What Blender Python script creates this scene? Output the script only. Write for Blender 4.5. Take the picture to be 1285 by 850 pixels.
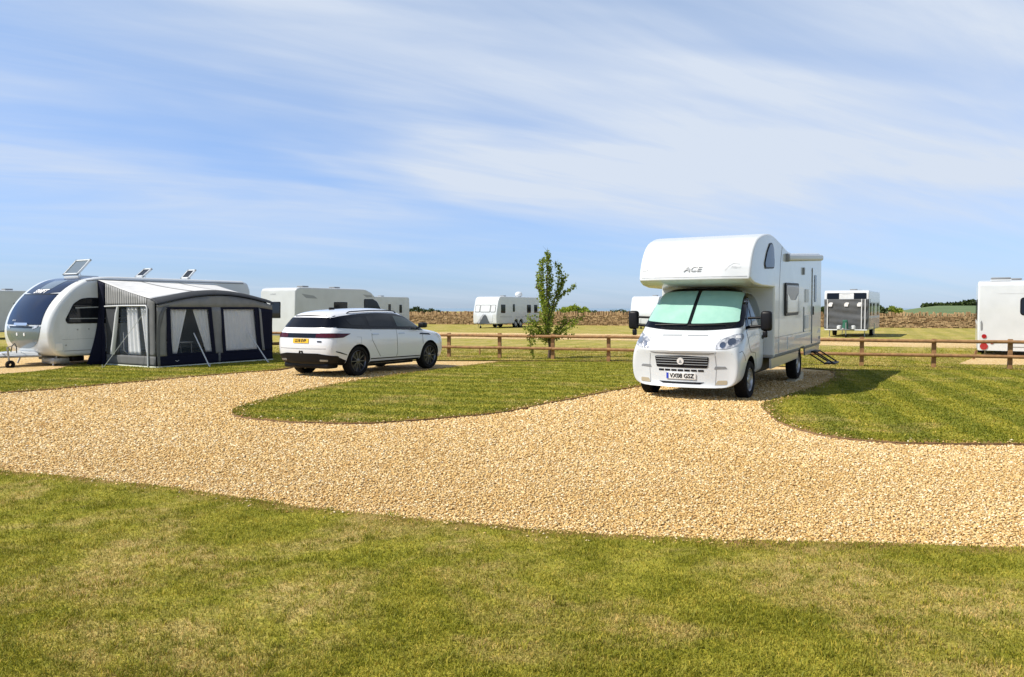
import bpy, bmesh, math, random
import numpy as np
from mathutils import Vector, Matrix, noise
from mathutils.bvhtree import BVHTree
from mathutils.geometry import delaunay_2d_cdt, tessellate_polygon
R = math.radians
random.seed(7)
rng = np.random.default_rng(7)
for o in list(bpy.data.objects): bpy.data.objects.remove(o)
scene = bpy.context.scene
C = scene.collection

# ------------------------------------------------------------------ camera, light, exposure
F, HZ, CX, CH = 989.0, 387.0, 642.5, 1.65     # focal in photo pixels, horizon row, centre column, eye height
cam_d = bpy.data.cameras.new('camera'); cam = bpy.data.objects.new('camera', cam_d); C.objects.link(cam)
cam_d.sensor_width = 36.0; cam_d.lens = 36.0 * F / 1285.0
cam_d.clip_start = 0.1; cam_d.clip_end = 60000
cam.location = (0, 0, CH); cam.rotation_euler = (R(90) - math.atan((425.0 - HZ) / F), 0, 0)
scene.camera = cam
SUN_EL = 50.0
SH = Vector((math.cos(R(16)), math.sin(R(16)), 0))          # where shadows fall
sun_dir = Vector((-SH.x * math.cos(R(SUN_EL)), -SH.y * math.cos(R(SUN_EL)), math.sin(R(SUN_EL))))
ld = bpy.data.lights.new('sun', 'SUN'); ld.energy = 5.0; ld.angle = R(0.53); ld.color = (1.0, 0.93, 0.82)
sun = bpy.data.objects.new('sun', ld); C.objects.link(sun)
sun.rotation_euler = sun_dir.to_track_quat('Z', 'Y').to_euler(); sun.location = (-20, -10, 30)

W = bpy.data.worlds.new('World'); scene.world = W; W.use_nodes = True
nt = W.node_tree; N = nt.nodes; Lk = nt.links; N.clear()
def wn(t, **k):
    n = N.new(t)
    for a, b in k.items(): setattr(n, a, b)
    return n
sky = wn('ShaderNodeTexSky', sky_type='NISHITA'); sky.sun_disc = False
sky.sun_elevation = R(SUN_EL); sky.sun_rotation = math.atan2(sun_dir.x, sun_dir.y)
sky.air_density = 1.0; sky.dust_density = 0.3; sky.ozone_density = 2.0; sky.altitude = 50
tc = wn('ShaderNodeTexCoord'); sep = wn('ShaderNodeSeparateXYZ'); Lk.new(tc.outputs['Generated'], sep.inputs[0])
def wm(op, a, b=None, c=None, clamp=False):
    m = wn('ShaderNodeMath', operation=op); m.use_clamp = clamp
    for i, v in enumerate((a, b, c)):
        if v is None: continue
        if isinstance(v, (int, float)): m.inputs[i].default_value = v
        else: Lk.new(v, m.inputs[i])
    return m.outputs[0]
zz = wm('ADD', wm('MAXIMUM', sep.outputs[2], 0.0), 0.16)
u_ = wm('DIVIDE', sep.outputs[0], zz); v_ = wm('DIVIDE', sep.outputs[1], zz)
comb = wn('ShaderNodeCombineXYZ'); Lk.new(u_, comb.inputs[0]); Lk.new(v_, comb.inputs[1])
def cloud_layer(rot, scl, loc, nscale, detail, lo, hi, dist=0.6, rough=0.55):
    mp = wn('ShaderNodeMapping', vector_type='TEXTURE'); Lk.new(comb.outputs[0], mp.inputs[0])
    mp.inputs['Rotation'].default_value = (0, 0, R(rot)); mp.inputs['Scale'].default_value = (1 / scl[0], 1 / scl[1], 1)
    mp.inputs['Location'].default_value = (loc[0], loc[1], 0)
    no = wn('ShaderNodeTexNoise'); Lk.new(mp.outputs[0], no.inputs['Vector'])
    no.inputs['Scale'].default_value = nscale; no.inputs['Detail'].default_value = detail
    no.inputs['Distortion'].default_value = dist; no.inputs['Roughness'].default_value = rough
    mr = wn('ShaderNodeMapRange', interpolation_type='SMOOTHSTEP'); Lk.new(no.outputs['Fac'], mr.inputs[0])
    mr.inputs[1].default_value = lo; mr.inputs[2].default_value = hi
    return mr.outputs[0]
band = cloud_layer(24, (0.22, 0.80), (3.1, 1.7), 1.0, 4, 0.30, 0.66, 0.8)
wisp = cloud_layer(30, (0.38, 1.7), (0.4, 5.2), 1.5, 7, 0.30, 0.76, 1.3, 0.58)
fine = cloud_layer(20, (0.9, 4.0), (2.4, 0.2), 2.0, 8, 0.3, 0.85, 0.8, 0.62)
right = wn('ShaderNodeMapRange', interpolation_type='SMOOTHSTEP'); Lk.new(sep.outputs[0], right.inputs[0])
right.inputs[1].default_value = -0.95; right.inputs[2].default_value = 0.55
right.inputs[3].default_value = 0.0; right.inputs[4].default_value = 0.50
off_r = wn('ShaderNodeMapRange', interpolation_type='SMOOTHSTEP'); Lk.new(sep.outputs[0], off_r.inputs[0])
off_r.inputs[1].default_value = 0.62; off_r.inputs[2].default_value = 0.85; off_r.inputs[3].default_value = 1.0; off_r.inputs[4].default_value = 0.1
cl = wm('ADD', wm('MULTIPLY', band, wm('ADD', 0.40, wm('MULTIPLY', wisp, 0.36))), wm('MULTIPLY', wisp, 0.14))
cl = wm('ADD', cl, wm('MULTIPLY', wm('MULTIPLY', right.outputs[0], off_r.outputs[0]), wm('ADD', 0.55, wm('MULTIPLY', band, 0.8))))
cl = wm('ADD', cl, wm('MULTIPLY', wm('MULTIPLY', fine, cl), 0.18))
# thin cloud fades out low over the sea horizon
low = wn('ShaderNodeMapRange', interpolation_type='SMOOTHSTEP'); Lk.new(sep.outputs[2], low.inputs[0])
low.inputs[1].default_value = 0.03; low.inputs[2].default_value = 0.20
low.inputs[3].default_value = 0.35; low.inputs[4].default_value = 1.0
high = wn('ShaderNodeMapRange', interpolation_type='SMOOTHSTEP'); Lk.new(sep.outputs[2], high.inputs[0])
high.inputs[1].default_value = 0.50; high.inputs[2].default_value = 0.80; high.inputs[3].default_value = 1.0; high.inputs[4].default_value = 0.15
cl = wm('MULTIPLY', wm('MULTIPLY', cl, high.outputs[0]), low.outputs[0], clamp=True)
tint = wn('ShaderNodeMix', data_type='RGBA', blend_type='MULTIPLY'); tint.inputs[0].default_value = 1.0
Lk.new(sky.outputs[0], tint.inputs[6])
# clear maritime air: the band near the horizon stays blue instead of yellowish
hz = wn('ShaderNodeMapRange'); Lk.new(sep.outputs[2], hz.inputs[0])
hz.inputs[1].default_value = 0.0; hz.inputs[2].default_value = 0.90
ramp = wn('ShaderNodeValToRGB'); Lk.new(hz.outputs[0], ramp.inputs[0])
ramp.color_ramp.elements[0].color = (0.80, 1.12, 1.95, 1); ramp.color_ramp.elements[1].color = (0.55, 0.6, 0.65, 1)
e_ = ramp.color_ramp.elements.new(0.42); e_.color = (2.15, 2.2, 2.25, 1)
e_ = ramp.color_ramp.elements.new(0.6); e_.color = (1.6, 1.6, 1.65, 1)
Lk.new(ramp.outputs[0], tint.inputs[7])
mixc = wn('ShaderNodeMix', data_type='RGBA'); Lk.new(cl, mixc.inputs[0])
Lk.new(tint.outputs[2], mixc.inputs[6]); mixc.inputs[7].default_value = (8.6, 9.6, 11.2, 1)
bg = wn('ShaderNodeBackground'); Lk.new(mixc.outputs[2], bg.inputs[0]); bg.inputs[1].default_value = 0.064
wo = wn('ShaderNodeOutputWorld'); Lk.new(bg.outputs[0], wo.inputs[0])

scene.view_settings.view_transform = 'Standard'; scene.view_settings.look = 'None'
scene.view_settings.gamma = 1.0; scene.view_settings.use_curve_mapping = False
scene.view_settings.exposure = 0.32
scene.render.engine = 'CYCLES'
scene.cycles.use_denoising = True
try: scene.cycles.denoiser = 'OPENIMAGEDENOISE'
except Exception: pass
scene.cycles.max_bounces = 6; scene.cycles.transparent_max_bounces = 8

# ------------------------------------------------------------------ helpers
def at(px, py, z=0.0):                     # photo pixel of a ground point -> world point at height z
    d = F * (CH - z) / (py - HZ)
    return Vector(((px - CX) / F * d, d, z))

def mat(name, col, rough=0.5, metal=0.0, coat=0.0, spec=0.5, **k):
    m = bpy.data.materials.get(name)
    if m: return m
    m = bpy.data.materials.new(name); m.use_nodes = True
    b = m.node_tree.nodes['Principled BSDF']
    b.inputs['Base Color'].default_value = (*col, 1); b.inputs['Roughness'].default_value = rough
    b.inputs['Metallic'].default_value = metal; b.inputs['Coat Weight'].default_value = coat
    b.inputs['Coat Roughness'].default_value = 0.04
    b.inputs['Specular IOR Level'].default_value = spec
    if k.get('alpha') is not None: b.inputs['Alpha'].default_value = k['alpha']
    n = k.get('noise')
    if n:                                   # (scale, colour2, bump)
        t = m.node_tree; tx = t.nodes.new('ShaderNodeTexNoise'); tcn = t.nodes.new('ShaderNodeTexCoord')
        t.links.new(tcn.outputs['Object'], tx.inputs['Vector'])
        tx.inputs['Scale'].default_value = n[0]; tx.inputs['Detail'].default_value = 6
        mx = t.nodes.new('ShaderNodeMix'); mx.data_type = 'RGBA'
        mr = t.nodes.new('ShaderNodeMapRange'); mr.inputs[1].default_value = 0.35; mr.inputs[2].default_value = 0.7
        t.links.new(tx.outputs['Fac'], mr.inputs[0]); t.links.new(mr.outputs[0], mx.inputs[0])
        mx.inputs[6].default_value = (*col, 1); mx.inputs[7].default_value = (*n[1], 1)
        t.links.new(mx.outputs[2], b.inputs['Base Color'])
        if n[2] > 0:
            bp = t.nodes.new('ShaderNodeBump'); bp.inputs['Strength'].default_value = n[2]; bp.inputs['Distance'].default_value = 0.01
            t.links.new(tx.outputs['Fac'], bp.inputs['Height']); t.links.new(bp.outputs[0], b.inputs['Normal'])
    return m

def link(name, me, m, parent=None, smooth=None):
    ob = bpy.data.objects.new(name, me); C.objects.link(ob)
    if m is not None:
        for q in (m if isinstance(m, (list, tuple)) else [m]): me.materials.append(q)
    if parent is not None: ob.parent = parent
    if smooth is not None:
        me.polygons.foreach_set('use_smooth', [True] * len(me.polygons))
        if smooth < 179: me.set_sharp_from_angle(angle=R(smooth))
    return ob

def part(name, bm, m, parent=None, smooth=None):
    me = bpy.data.meshes.new(name); bm.normal_update(); bm.to_mesh(me); bm.free()
    return link(name, me, m, parent, smooth)

def raw(name, verts, faces, m, parent=None, smooth=None):
    me = bpy.data.meshes.new(name); me.from_pydata([tuple(v) for v in verts], [], faces); me.update()
    return link(name, me, m, parent, smooth)

def thing(name, label, cat, loc=(0, 0, 0), rotz=0.0, group=None):
    o = bpy.data.objects.new(name, None); C.objects.link(o)
    o.location = loc; o.rotation_euler = (0, 0, rotz); o.empty_display_size = 0.3
    o['label'] = label; o['category'] = cat
    if group: o['group'] = group
    return o

def tag(o, label=None, cat=None, group=None, kind=None):
    if label: o['label'] = label
    if cat: o['category'] = cat
    if group: o['group'] = group
    if kind: o['kind'] = kind
    return o

def box(bm, x0, x1, y0, y1, z0, z1, bev=0.0, M=None, seg=2):
    r = bmesh.ops.create_cube(bm, size=1.0)
    vs = r['verts']
    for v in vs:
        v.co = Vector(((x0 + x1) / 2 + v.co.x * (x1 - x0), (y0 + y1) / 2 + v.co.y * (y1 - y0), (z0 + z1) / 2 + v.co.z * (z1 - z0)))
    if M is not None:
        for v in vs: v.co = M @ v.co
    if bev > 0:
        es = list({e for v in vs for e in v.link_edges})
        bmesh.ops.bevel(bm, geom=es, offset=bev, segments=seg, affect='EDGES', profile=0.5)
    return bm

def tube(bm, pts, rad, n=8, cap=True):
    pts = [Vector(p) for p in pts]
    rads = rad if isinstance(rad, (list, tuple)) else [rad] * len(pts)
    prev = None; rings = []
    for i, p in enumerate(pts):
        a = pts[max(0, i - 1)]; b = pts[min(len(pts) - 1, i + 1)]
        t = (b - a).normalized()
        up = Vector((0, 0, 1)) if abs(t.z) < 0.95 else Vector((1, 0, 0))
        if prev is not None: up = prev
        s = t.cross(up)
        if s.length < 1e-5: s = t.orthogonal()
        s.normalize(); q = s.cross(t).normalized(); prev = q
        rings.append([bm.verts.new(p + (s * math.cos(2 * math.pi * k / n) + q * math.sin(2 * math.pi * k / n)) * rads[i]) for k in range(n)])
    for i in range(len(rings) - 1):
        for k in range(n):
            bm.faces.new((rings[i][k], rings[i][(k + 1) % n], rings[i + 1][(k + 1) % n], rings[i + 1][k]))
    if cap:
        bm.faces.new(rings[0][::-1]); bm.faces.new(rings[-1])
    bmesh.ops.recalc_face_normals(bm, faces=bm.faces[:])
    return bm

def lathe_y(bm, prof, n=32, c=(0, 0, 0)):       # prof: (radius, y) revolved about the y axis
    rings = []
    for r, y in prof:
        rings.append([bm.verts.new((c[0] + r * math.cos(2 * math.pi * k / n), c[1] + y, c[2] + r * math.sin(2 * math.pi * k / n))) for k in range(n)])
    for i in range(len(rings) - 1):
        for k in range(n):
            bm.faces.new((rings[i][k], rings[i][(k + 1) % n], rings[i + 1][(k + 1) % n], rings[i + 1][k]))
    bmesh.ops.recalc_face_normals(bm, faces=bm.faces[:])
    return bm

def roundpoly(pts, r, n=5):
    pts = [Vector((p[0], p[1])) for p in pts]; out = []
    m = len(pts)
    for i in range(m):
        a, b, c = pts[i - 1], pts[i], pts[(i + 1) % m]
        rr = r[i] if isinstance(r, (list, tuple)) else r
        d1 = a - b; d2 = c - b
        t = min(rr, d1.length * 0.48, d2.length * 0.48)
        p1 = b + d1.normalized() * t; p2 = b + d2.normalized() * t
        if t < 1e-4: out.append(b.copy()); continue
        for k in range(n + 1):
            s = k / n
            out.append(p1 * (1 - s) ** 2 + b * 2 * s * (1 - s) + p2 * s * s)
    return [(p.x, p.y) for p in out]
def rrect(x0, z0, x1, z1, r): return roundpoly([(x0, z0), (x1, z0), (x1, z1), (x0, z1)], r)

def inside_np(P, poly):
    x, y = P[:, 0], P[:, 1]; poly = np.asarray(poly); res = np.zeros(len(P), bool)
    n = len(poly); j = n - 1
    for i in range(n):
        xi, yi = poly[i]; xj, yj = poly[j]
        if yi != yj:
            c = ((yi > y) != (yj > y)) & (x < (xj - xi) * (y - yi) / (yj - yi) + xi)
            res ^= c
        j = i
    return res
def dist_np(P, poly):
    poly = np.asarray(poly, float); d = np.full(len(P), 1e9)
    for i in range(len(poly)):
        a = poly[i]; b = poly[(i + 1) % len(poly)]; ab = b - a; L2 = max(ab @ ab, 1e-12)
        t = np.clip(((P - a) @ ab) / L2, 0, 1)
        d = np.minimum(d, np.hypot(*(P - a - t[:, None] * ab).T))
    return d
def densify(poly, step):
    out = []
    for i in range(len(poly)):
        a = Vector(poly[i]); b = Vector(poly[(i + 1) % len(poly)]); k = max(1, int(math.ceil((b - a).length / step)))
        for s in range(k): out.append(tuple(a.lerp(b, s / k)))
    return out
def tess(poly, step):
    b = densify(poly, step); n = len(b)
    A = np.array(b); lo = A.min(0); hi = A.max(0)
    gx = np.arange(lo[0] + step / 2, hi[0], step); gy = np.arange(lo[1] + step / 2, hi[1], step)
    P = list(b)
    if len(gx) and len(gy):
        G = np.stack(np.meshgrid(gx, gy), -1).reshape(-1, 2)
        G = G[inside_np(G, A)]
        if len(G): G = G[dist_np(G, A) > step * 0.4]
        P += [tuple(p) for p in G]
    vs, es, fs, *_ = delaunay_2d_cdt([Vector(p) for p in P], [(i, (i + 1) % n) for i in range(n)], [list(range(n))], 1, 1e-6)
    return [tuple(v) for v in vs], [list(f) for f in fs], n

PL = {'left': (lambda a, b: Vector((a, 5, b)), Vector((0, -1, 0))), 'right': (lambda a, b: Vector((a, -5, b)), Vector((0, 1, 0))),
      'front': (lambda a, b: Vector((12, a, b)), Vector((-1, 0, 0))), 'rear': (lambda a, b: Vector((-12, a, b)), Vector((1, 0, 0))),
      'top': (lambda a, b: Vector((a, b, 8)), Vector((0, 0, -1)))}
def hit(bvh, plane, a, b):
    f, d = PL[plane]; o = f(a, b)
    loc, nor, i, dist = bvh.ray_cast(o, d)
    if loc is None:                      # outside the silhouette: slide in to its edge
        for k in range(1, 60):
            t = k * .012
            a2, b2 = {'front': (a * (1 - t), b + (1.2 - b) * t), 'rear': (a * (1 - t), b + (1.0 - b) * t),
                      'top': (a, b * (1 - t))}.get(plane, (a, b + (1.0 - b) * t))
            loc, nor, i, dist = bvh.ray_cast(f(a2, b2), d)
            if loc is not None: break
        else: loc, nor, i, dist = bvh.find_nearest(o + d * 4.0)
    if nor.dot(d) > 0: nor = -nor
    return loc, nor
def conform(name, poly, bvh, plane, m, parent, off=0.004, step=0.08, smooth=50):
    """a panel whose outline is given in a side/front/top view, laid on the body's surface"""
    vs, fs, n = tess(poly, step)
    V = []; H = [hit(bvh, plane, *v) for v in vs]
    for loc, nor in H: V.append(loc + nor * off)
    d = PL[plane][1]; faces = []
    for f in fs:
        nn = (V[f[1]] - V[f[0]]).cross(V[f[2]] - V[f[0]])
        faces.append(f if nn.dot(d) < 0 else f[::-1])
    cnt = {}
    for f in faces:
        for i in range(len(f)):
            a, b = f[i], f[(i + 1) % len(f)]; cnt[(a, b)] = 1
    m0 = len(V); low = {}
    for (a, b) in list(cnt):
        if (b, a) not in cnt:
            for q in (a, b):
                if q not in low: low[q] = len(V); V.append(H[q][0] - H[q][1] * 0.003)
            faces.append([b, a, low[a], low[b]])
    return raw(name, V, faces, m, parent, smooth)

def font_mesh(s, size, bold=0.0):
    cu = bpy.data.curves.new('lettering', 'FONT'); cu.body = s; cu.size = size; cu.align_x = 'CENTER'; cu.align_y = 'CENTER'; cu.offset = bold
    cu.resolution_u = 3
    o = bpy.data.objects.new('lettering', cu); C.objects.link(o)
    dg = bpy.context.evaluated_depsgraph_get(); me = bpy.data.meshes.new_from_object(o.evaluated_get(dg))
    V = [v.co.copy() for v in me.vertices]; Fs = [list(p.vertices) for p in me.polygons]
    bpy.data.objects.remove(o); bpy.data.curves.remove(cu); bpy.data.meshes.remove(me)
    return V, Fs
def lettering(name, s, size, a, b, bvh, plane, m, parent, off=0.006, shear=0.0, stretch=1.0, bold=0.0):
    V, Fs = font_mesh(s, size, bold)
    sg = {'front': 1, 'rear': -1, 'left': -1, 'right': 1}[plane]
    P = []
    for v in V:
        loc, nor = hit(bvh, plane, a + sg * (v.x * stretch + shear * v.y), b + v.y)
        P.append(loc + nor * off)
    return raw(name, P, Fs, m, parent)

def bvh_of(ob):
    me = ob.data
    return BVHTree.FromPolygons([v.co.copy() for v in me.vertices], [list(p.vertices) for p in me.polygons])
def bake(ob):
    dg = bpy.context.evaluated_depsgraph_get()
    me = bpy.data.meshes.new_from_object(ob.evaluated_get(dg), preserve_all_data_layers=True, depsgraph=dg)
    old = ob.data; ob.modifiers.clear(); ob.data = me; bpy.data.meshes.remove(old)

def prism_body(name, prof, Wd, r, m, parent, seg=3, plan=None):
    """closed side profile (x,z) extruded over the width with rounded long edges"""
    bm = bmesh.new()
    a = [bm.verts.new((x, -Wd / 2, z)) for x, z in prof]; b = [bm.verts.new((x, Wd / 2, z)) for x, z in prof]
    n = len(prof)
    fa = bm.faces.new(a); fb = bm.faces.new(b[::-1])
    for i in range(n): bm.faces.new((a[i], b[i], b[(i + 1) % n], a[(i + 1) % n]))
    bmesh.ops.recalc_face_normals(bm, faces=bm.faces[:])
    es = list(fa.edges) + list(fb.edges)
    bmesh.ops.bevel(bm, geom=es, offset=r, segments=seg, affect='EDGES', profile=0.5, clamp_overlap=True)
    for y in (plan or ()):
        bmesh.ops.bisect_plane(bm, geom=bm.verts[:] + bm.edges[:] + bm.faces[:], plane_co=(0, y, 0), plane_no=(0, 1, 0))
    bmesh.ops.triangulate(bm, faces=[f for f in bm.faces if len(f.verts) > 6])
    ob = part(name, bm, m, parent, 35)
    w = ob.modifiers.new('wn', 'WEIGHTED_NORMAL'); w.keep_sharp = True; w.weight = 90
    return ob

def hull(name, ribs, m, parent, fb=0.08, rb=0.06, cuts=(), arch_mat=1, levels=2):
    """body shell: ribs of nine (x,y,z) half-section points, closed below and at both ends, smoothed, wheel arches cut"""
    bm = bmesh.new(); rows = []
    nr = len(ribs)
    def mids(p, bulge):
        return [bm.verts.new((p[0] + bulge * (1 - q * q), p[1] * q, p[2])) for q in (0.5, 0.0, -0.5)]
    for i, rb_ in enumerate(ribs):
        Rr = [bm.verts.new((x, -y, z)) for x, y, z in rb_[:8]]; Ll = [bm.verts.new((x, y, z)) for x, y, z in rb_[:8]]
        bul = -rb if i == 0 else (fb if i == nr - 1 else 0.0)
        cx = bm.verts.new((rb_[8][0] + 0 * bul, 0, rb_[8][2]))
        bx0 = rb_[0]
        bmids = [bm.verts.new((bx0[0] + bul * (1 - q * q), -bx0[1] * q, bx0[2])) for q in (0.5, 0.0, -0.5)]
        rows.append(dict(R=Rr, L=Ll, c=cx, b=bmids, loop=Rr + [cx] + Ll[::-1], bot=[Rr[0]] + bmids + [Ll[0]]))
    for i in range(nr - 1):
        A, B = rows[i], rows[i + 1]
        for k in range(len(A['loop']) - 1):
            bm.faces.new((A['loop'][k], A['loop'][k + 1], B['loop'][k + 1], B['loop'][k]))
        for k in range(4): bm.faces.new((A['bot'][k], A['bot'][k + 1], B['bot'][k + 1], B['bot'][k]))
    for e, bul in ((0, -rb), (nr - 1, fb)):
        A = rows[e]; rr = ribs[e]; prev = A['bot']
        for j in range(1, 8):
            s = bul * (1 if j < 6 else 0.7 if j == 6 else 0.35)
            mm = [bm.verts.new((rr[j][0] + s * (1 - q * q), -rr[j][1] * q, rr[j][2])) for q in (0.5, 0.0, -0.5)]
            cur = [A['R'][j]] + mm + [A['L'][j]]
            for k in range(4): bm.faces.new((prev[k], prev[k + 1], cur[k + 1], cur[k]))
            prev = cur
        for k in range(4): bm.faces.new((prev[k], prev[k + 1], A['c']))
    bmesh.ops.recalc_face_normals(bm, faces=bm.faces[:])
    ob = part(name, bm, m, parent)
    s = ob.modifiers.new('s', 'SUBSURF'); s.levels = levels; s.render_levels = levels
    cutters = []
    for (x, z, r, yy) in cuts:
        for sg in (-1, 1):
            cb = bmesh.new(); lathe_y(cb, [(0.001, -0.17), (r, -0.17), (r, 0.17), (0.001, 0.17)], 40, (x, sg * yy, z))
            bmesh.ops.remove_doubles(cb, verts=cb.verts[:], dist=0.002)
            bmesh.ops.recalc_face_normals(cb, faces=cb.faces[:])
            co = part('cutter', cb, m); cutters.append(co)
            bo = ob.modifiers.new('b', 'BOOLEAN'); bo.operation = 'DIFFERENCE'; bo.solver = 'EXACT'; bo.object = co
    if parent is not None: ob.parent = None
    bpy.context.view_layer.update()
    bake(ob)
    if parent is not None: ob.parent = parent
    for co in cutters:
        me = co.data; bpy.data.objects.remove(co); bpy.data.meshes.remove(me)
    me = ob.data
    for p in me.polygons:
        p.use_smooth = True
        c = p.center
        for (x, z, r, yy) in cuts:
            d = math.hypot(c.x - x, c.z - z)
            if d < r + 0.004 and (abs(p.normal.y) < 0.4 and d > r - 0.03 or abs(c.y) < yy - 0.12): p.material_index = arch_mat
    me.set_sharp_from_angle(angle=R(38))
    return ob

def wheel(parent, x, y, z, rad, wid, m_t, m_r, out=1, spokes=10, rr=0.66, style='alloy'):
    bm = bmesh.new(); w = wid / 2
    lathe_y(bm, [(rad * rr, -w * 0.8), (rad * (rr + 0.06), -w), (rad * 0.93, -w), (rad * 0.985, -w * 0.78), (rad, -w * 0.5), (rad, w * 0.5), (rad * 0.985, w * 0.78), (rad * 0.93, w), (rad * (rr + 0.06), w), (rad * rr, w * 0.8), (rad * rr, -w * 0.8)], 36)
    o = part('wheel', bm, m_t, parent, 40); o.location = (x, y, z)
    bm = bmesh.new(); R0 = rad * rr; f = out * w
    lathe_y(bm, [(R0, f * 0.86), (R0 * 0.97, f * 0.9), (R0 * 0.9, f * 0.7), (R0 * 0.88, f * 0.05), (0.002, f * 0.0)], 32)
    if style == 'alloy':
        lathe_y(bm, [(R0 * 0.24, f * 0.55), (R0 * 0.22, f * 0.72), (R0 * 0.1, f * 0.76), (0.001, f * 0.76)], 20)
        for k in range(spokes):
            a = 2 * math.pi * k / spokes
            M = Matrix.Rotation(a, 4, 'Y')
            box(bm, R0 * 0.15, R0 * 0.93, f * 0.52 if f > 0 else f * 0.72, f * 0.72 if f > 0 else f * 0.52, -R0 * 0.045, R0 * 0.045, 0, M)
    else:
        lathe_y(bm, [(R0 * 0.88, f * 0.55), (R0 * 0.6, f * 0.7), (R0 * 0.42, f * 0.62), (R0 * 0.36, f * 0.8), (0.001, f * 0.84)], 24)
        for k in range(spokes):
            a = 2 * math.pi * k / spokes
            box(bm, R0 * 0.45, R0 * 0.82, min(f * 0.6, f * 0.76), max(f * 0.6, f * 0.76), -R0 * 0.05, R0 * 0.05, 0, Matrix.Rotation(a, 4, 'Y'))
    part('rim', bm, m_r, o, 35)
    return o

# ------------------------------------------------------------------ materials
M = {}
M['white'] = mat('gelcoat_white', (0.64, 0.67, 0.695), 0.25, coat=0.5, noise=(2.2, (0.59, 0.62, 0.64), 0.0))
M['white2'] = mat('gelcoat_white_older', (0.57, 0.60, 0.62), 0.32, coat=0.25, noise=(1.6, (0.51, 0.535, 0.545), 0.0))
M['carwhite'] = mat('car_paint_white', (0.74, 0.76, 0.80), 0.2, coat=1.0)
M['grey_pl'] = mat('plastic_grey', (0.22, 0.23, 0.24), 0.5)
M['silver'] = mat('silver_paint', (0.50, 0.52, 0.54), 0.3, metal=0.5, coat=0.4)
M['black'] = mat('plastic_black', (0.008, 0.008, 0.010), 0.45, spec=0.22)
M['gloss_black'] = mat('gloss_black', (0.004, 0.005, 0.009), 0.05, spec=0.3)
M['smoke'] = mat('smoked_window', (0.008, 0.010, 0.015), 0.06, spec=0.35)
M['navy'] = mat('navy_front_glass', (0.003, 0.012, 0.045), 0.10, spec=0.35)
M['slate'] = mat('slate_gloss_panel', (0.10, 0.13, 0.15), 0.16, coat=0.7)
M['tyre'] = mat('tyre_rubber', (0.009, 0.009, 0.010), 0.85, spec=0.15, noise=(30, (0.018, 0.017, 0.015), 0.2))
M['rim'] = mat('rim_silver', (0.45, 0.46, 0.47), 0.35, metal=0.7)
M['rimdark'] = mat('rim_dark', (0.13, 0.13, 0.14), 0.3, metal=0.8)
M['chrome'] = mat('chrome', (0.75, 0.75, 0.76), 0.12, metal=1.0)
M['steel'] = mat('galvanised_steel', (0.42, 0.43, 0.43), 0.45, metal=0.7, noise=(20, (0.3, 0.3, 0.3), 0.05))
M['red'] = mat('lamp_red', (0.35, 0.006, 0.02), 0.12, coat=1.0)
M['darkred'] = mat('lamp_dark_red', (0.06, 0.004, 0.010), 0.10, spec=0.3)
M['amber'] = mat('lamp_amber', (0.8, 0.30, 0.02), 0.2, coat=1.0)
M['lens'] = mat('lamp_clear', (0.20, 0.22, 0.27), 0.16, metal=0.3, coat=1.0, noise=(17, (0.80, 0.82, 0.86), 1.0))
M['lampw'] = mat('lamp_white', (0.80, 0.80, 0.80), 0.25, coat=1.0)
M['blind'] = mat('blind_mint', (0.30, 0.53, 0.45), 0.35, coat=0.6, noise=(4, (0.24, 0.46, 0.39), 0.5))
M['plate_y'] = mat('plate_yellow', (0.80, 0.50, 0.02), 0.4)
M['plate_w'] = mat('plate_white', (0.72, 0.72, 0.70), 0.4)
M['eu'] = mat('plate_blue', (0.02, 0.05, 0.45), 0.4)
M['ink'] = mat('letter_black', (0.01, 0.01, 0.01), 0.5)
M['decal'] = mat('decal_grey', (0.30, 0.32, 0.34), 0.4)
M['decal_l'] = mat('decal_pale', (0.56, 0.58, 0.60), 0.4)
M['decal_w'] = mat('decal_white', (0.8, 0.8, 0.8), 0.4)
M['seam'] = mat('panel_seam', (0.10, 0.10, 0.10), 0.6)
M['wood'] = mat('rail_timber', (0.33, 0.18, 0.075), 0.8, noise=(9, (0.20, 0.105, 0.045), 0.35))
def glassy(name, col, alpha, rough=0.08):
    m = mat(name, col, rough, coat=0.6, alpha=alpha); return m
M['pvc'] = glassy('clear_pvc_window', (0.10, 0.13, 0.17), 0.20, 0.12)
M['carglass'] = mat('car_side_glass', (0.045, 0.07, 0.07), 0.06, spec=0.6)
# ------------------------------------------------------------------ ground materials
def gmat(name):
    m = bpy.data.materials.new(name); m.use_nodes = True; t = m.node_tree
    b = t.nodes['Principled BSDF']; b.inputs['Roughness'].default_value = 0.95; b.inputs['Specular IOR Level'].default_value = 0.15
    geo = t.nodes.new('ShaderNodeNewGeometry')
    return m, t, b, geo
def g_noise(t, vec, scale, detail=5, rough=0.6, dist=0.0):
    n = t.nodes.new('ShaderNodeTexNoise'); t.links.new(vec, n.inputs['Vector'])
    n.inputs['Scale'].default_value = scale; n.inputs['Detail'].default_value = detail
    n.inputs['Roughness'].default_value = rough; n.inputs['Distortion'].default_value = dist
    return n.outputs['Fac']
def g_range(t, v, a, b, c=0.0, d=1.0, smooth=True):
    n = t.nodes.new('ShaderNodeMapRange'); t.links.new(v, n.inputs[0])
    if smooth: n.interpolation_type = 'SMOOTHSTEP'
    for i, q in enumerate((a, b, c, d)): n.inputs[i + 1].default_value = q
    return n.outputs[0]
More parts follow.
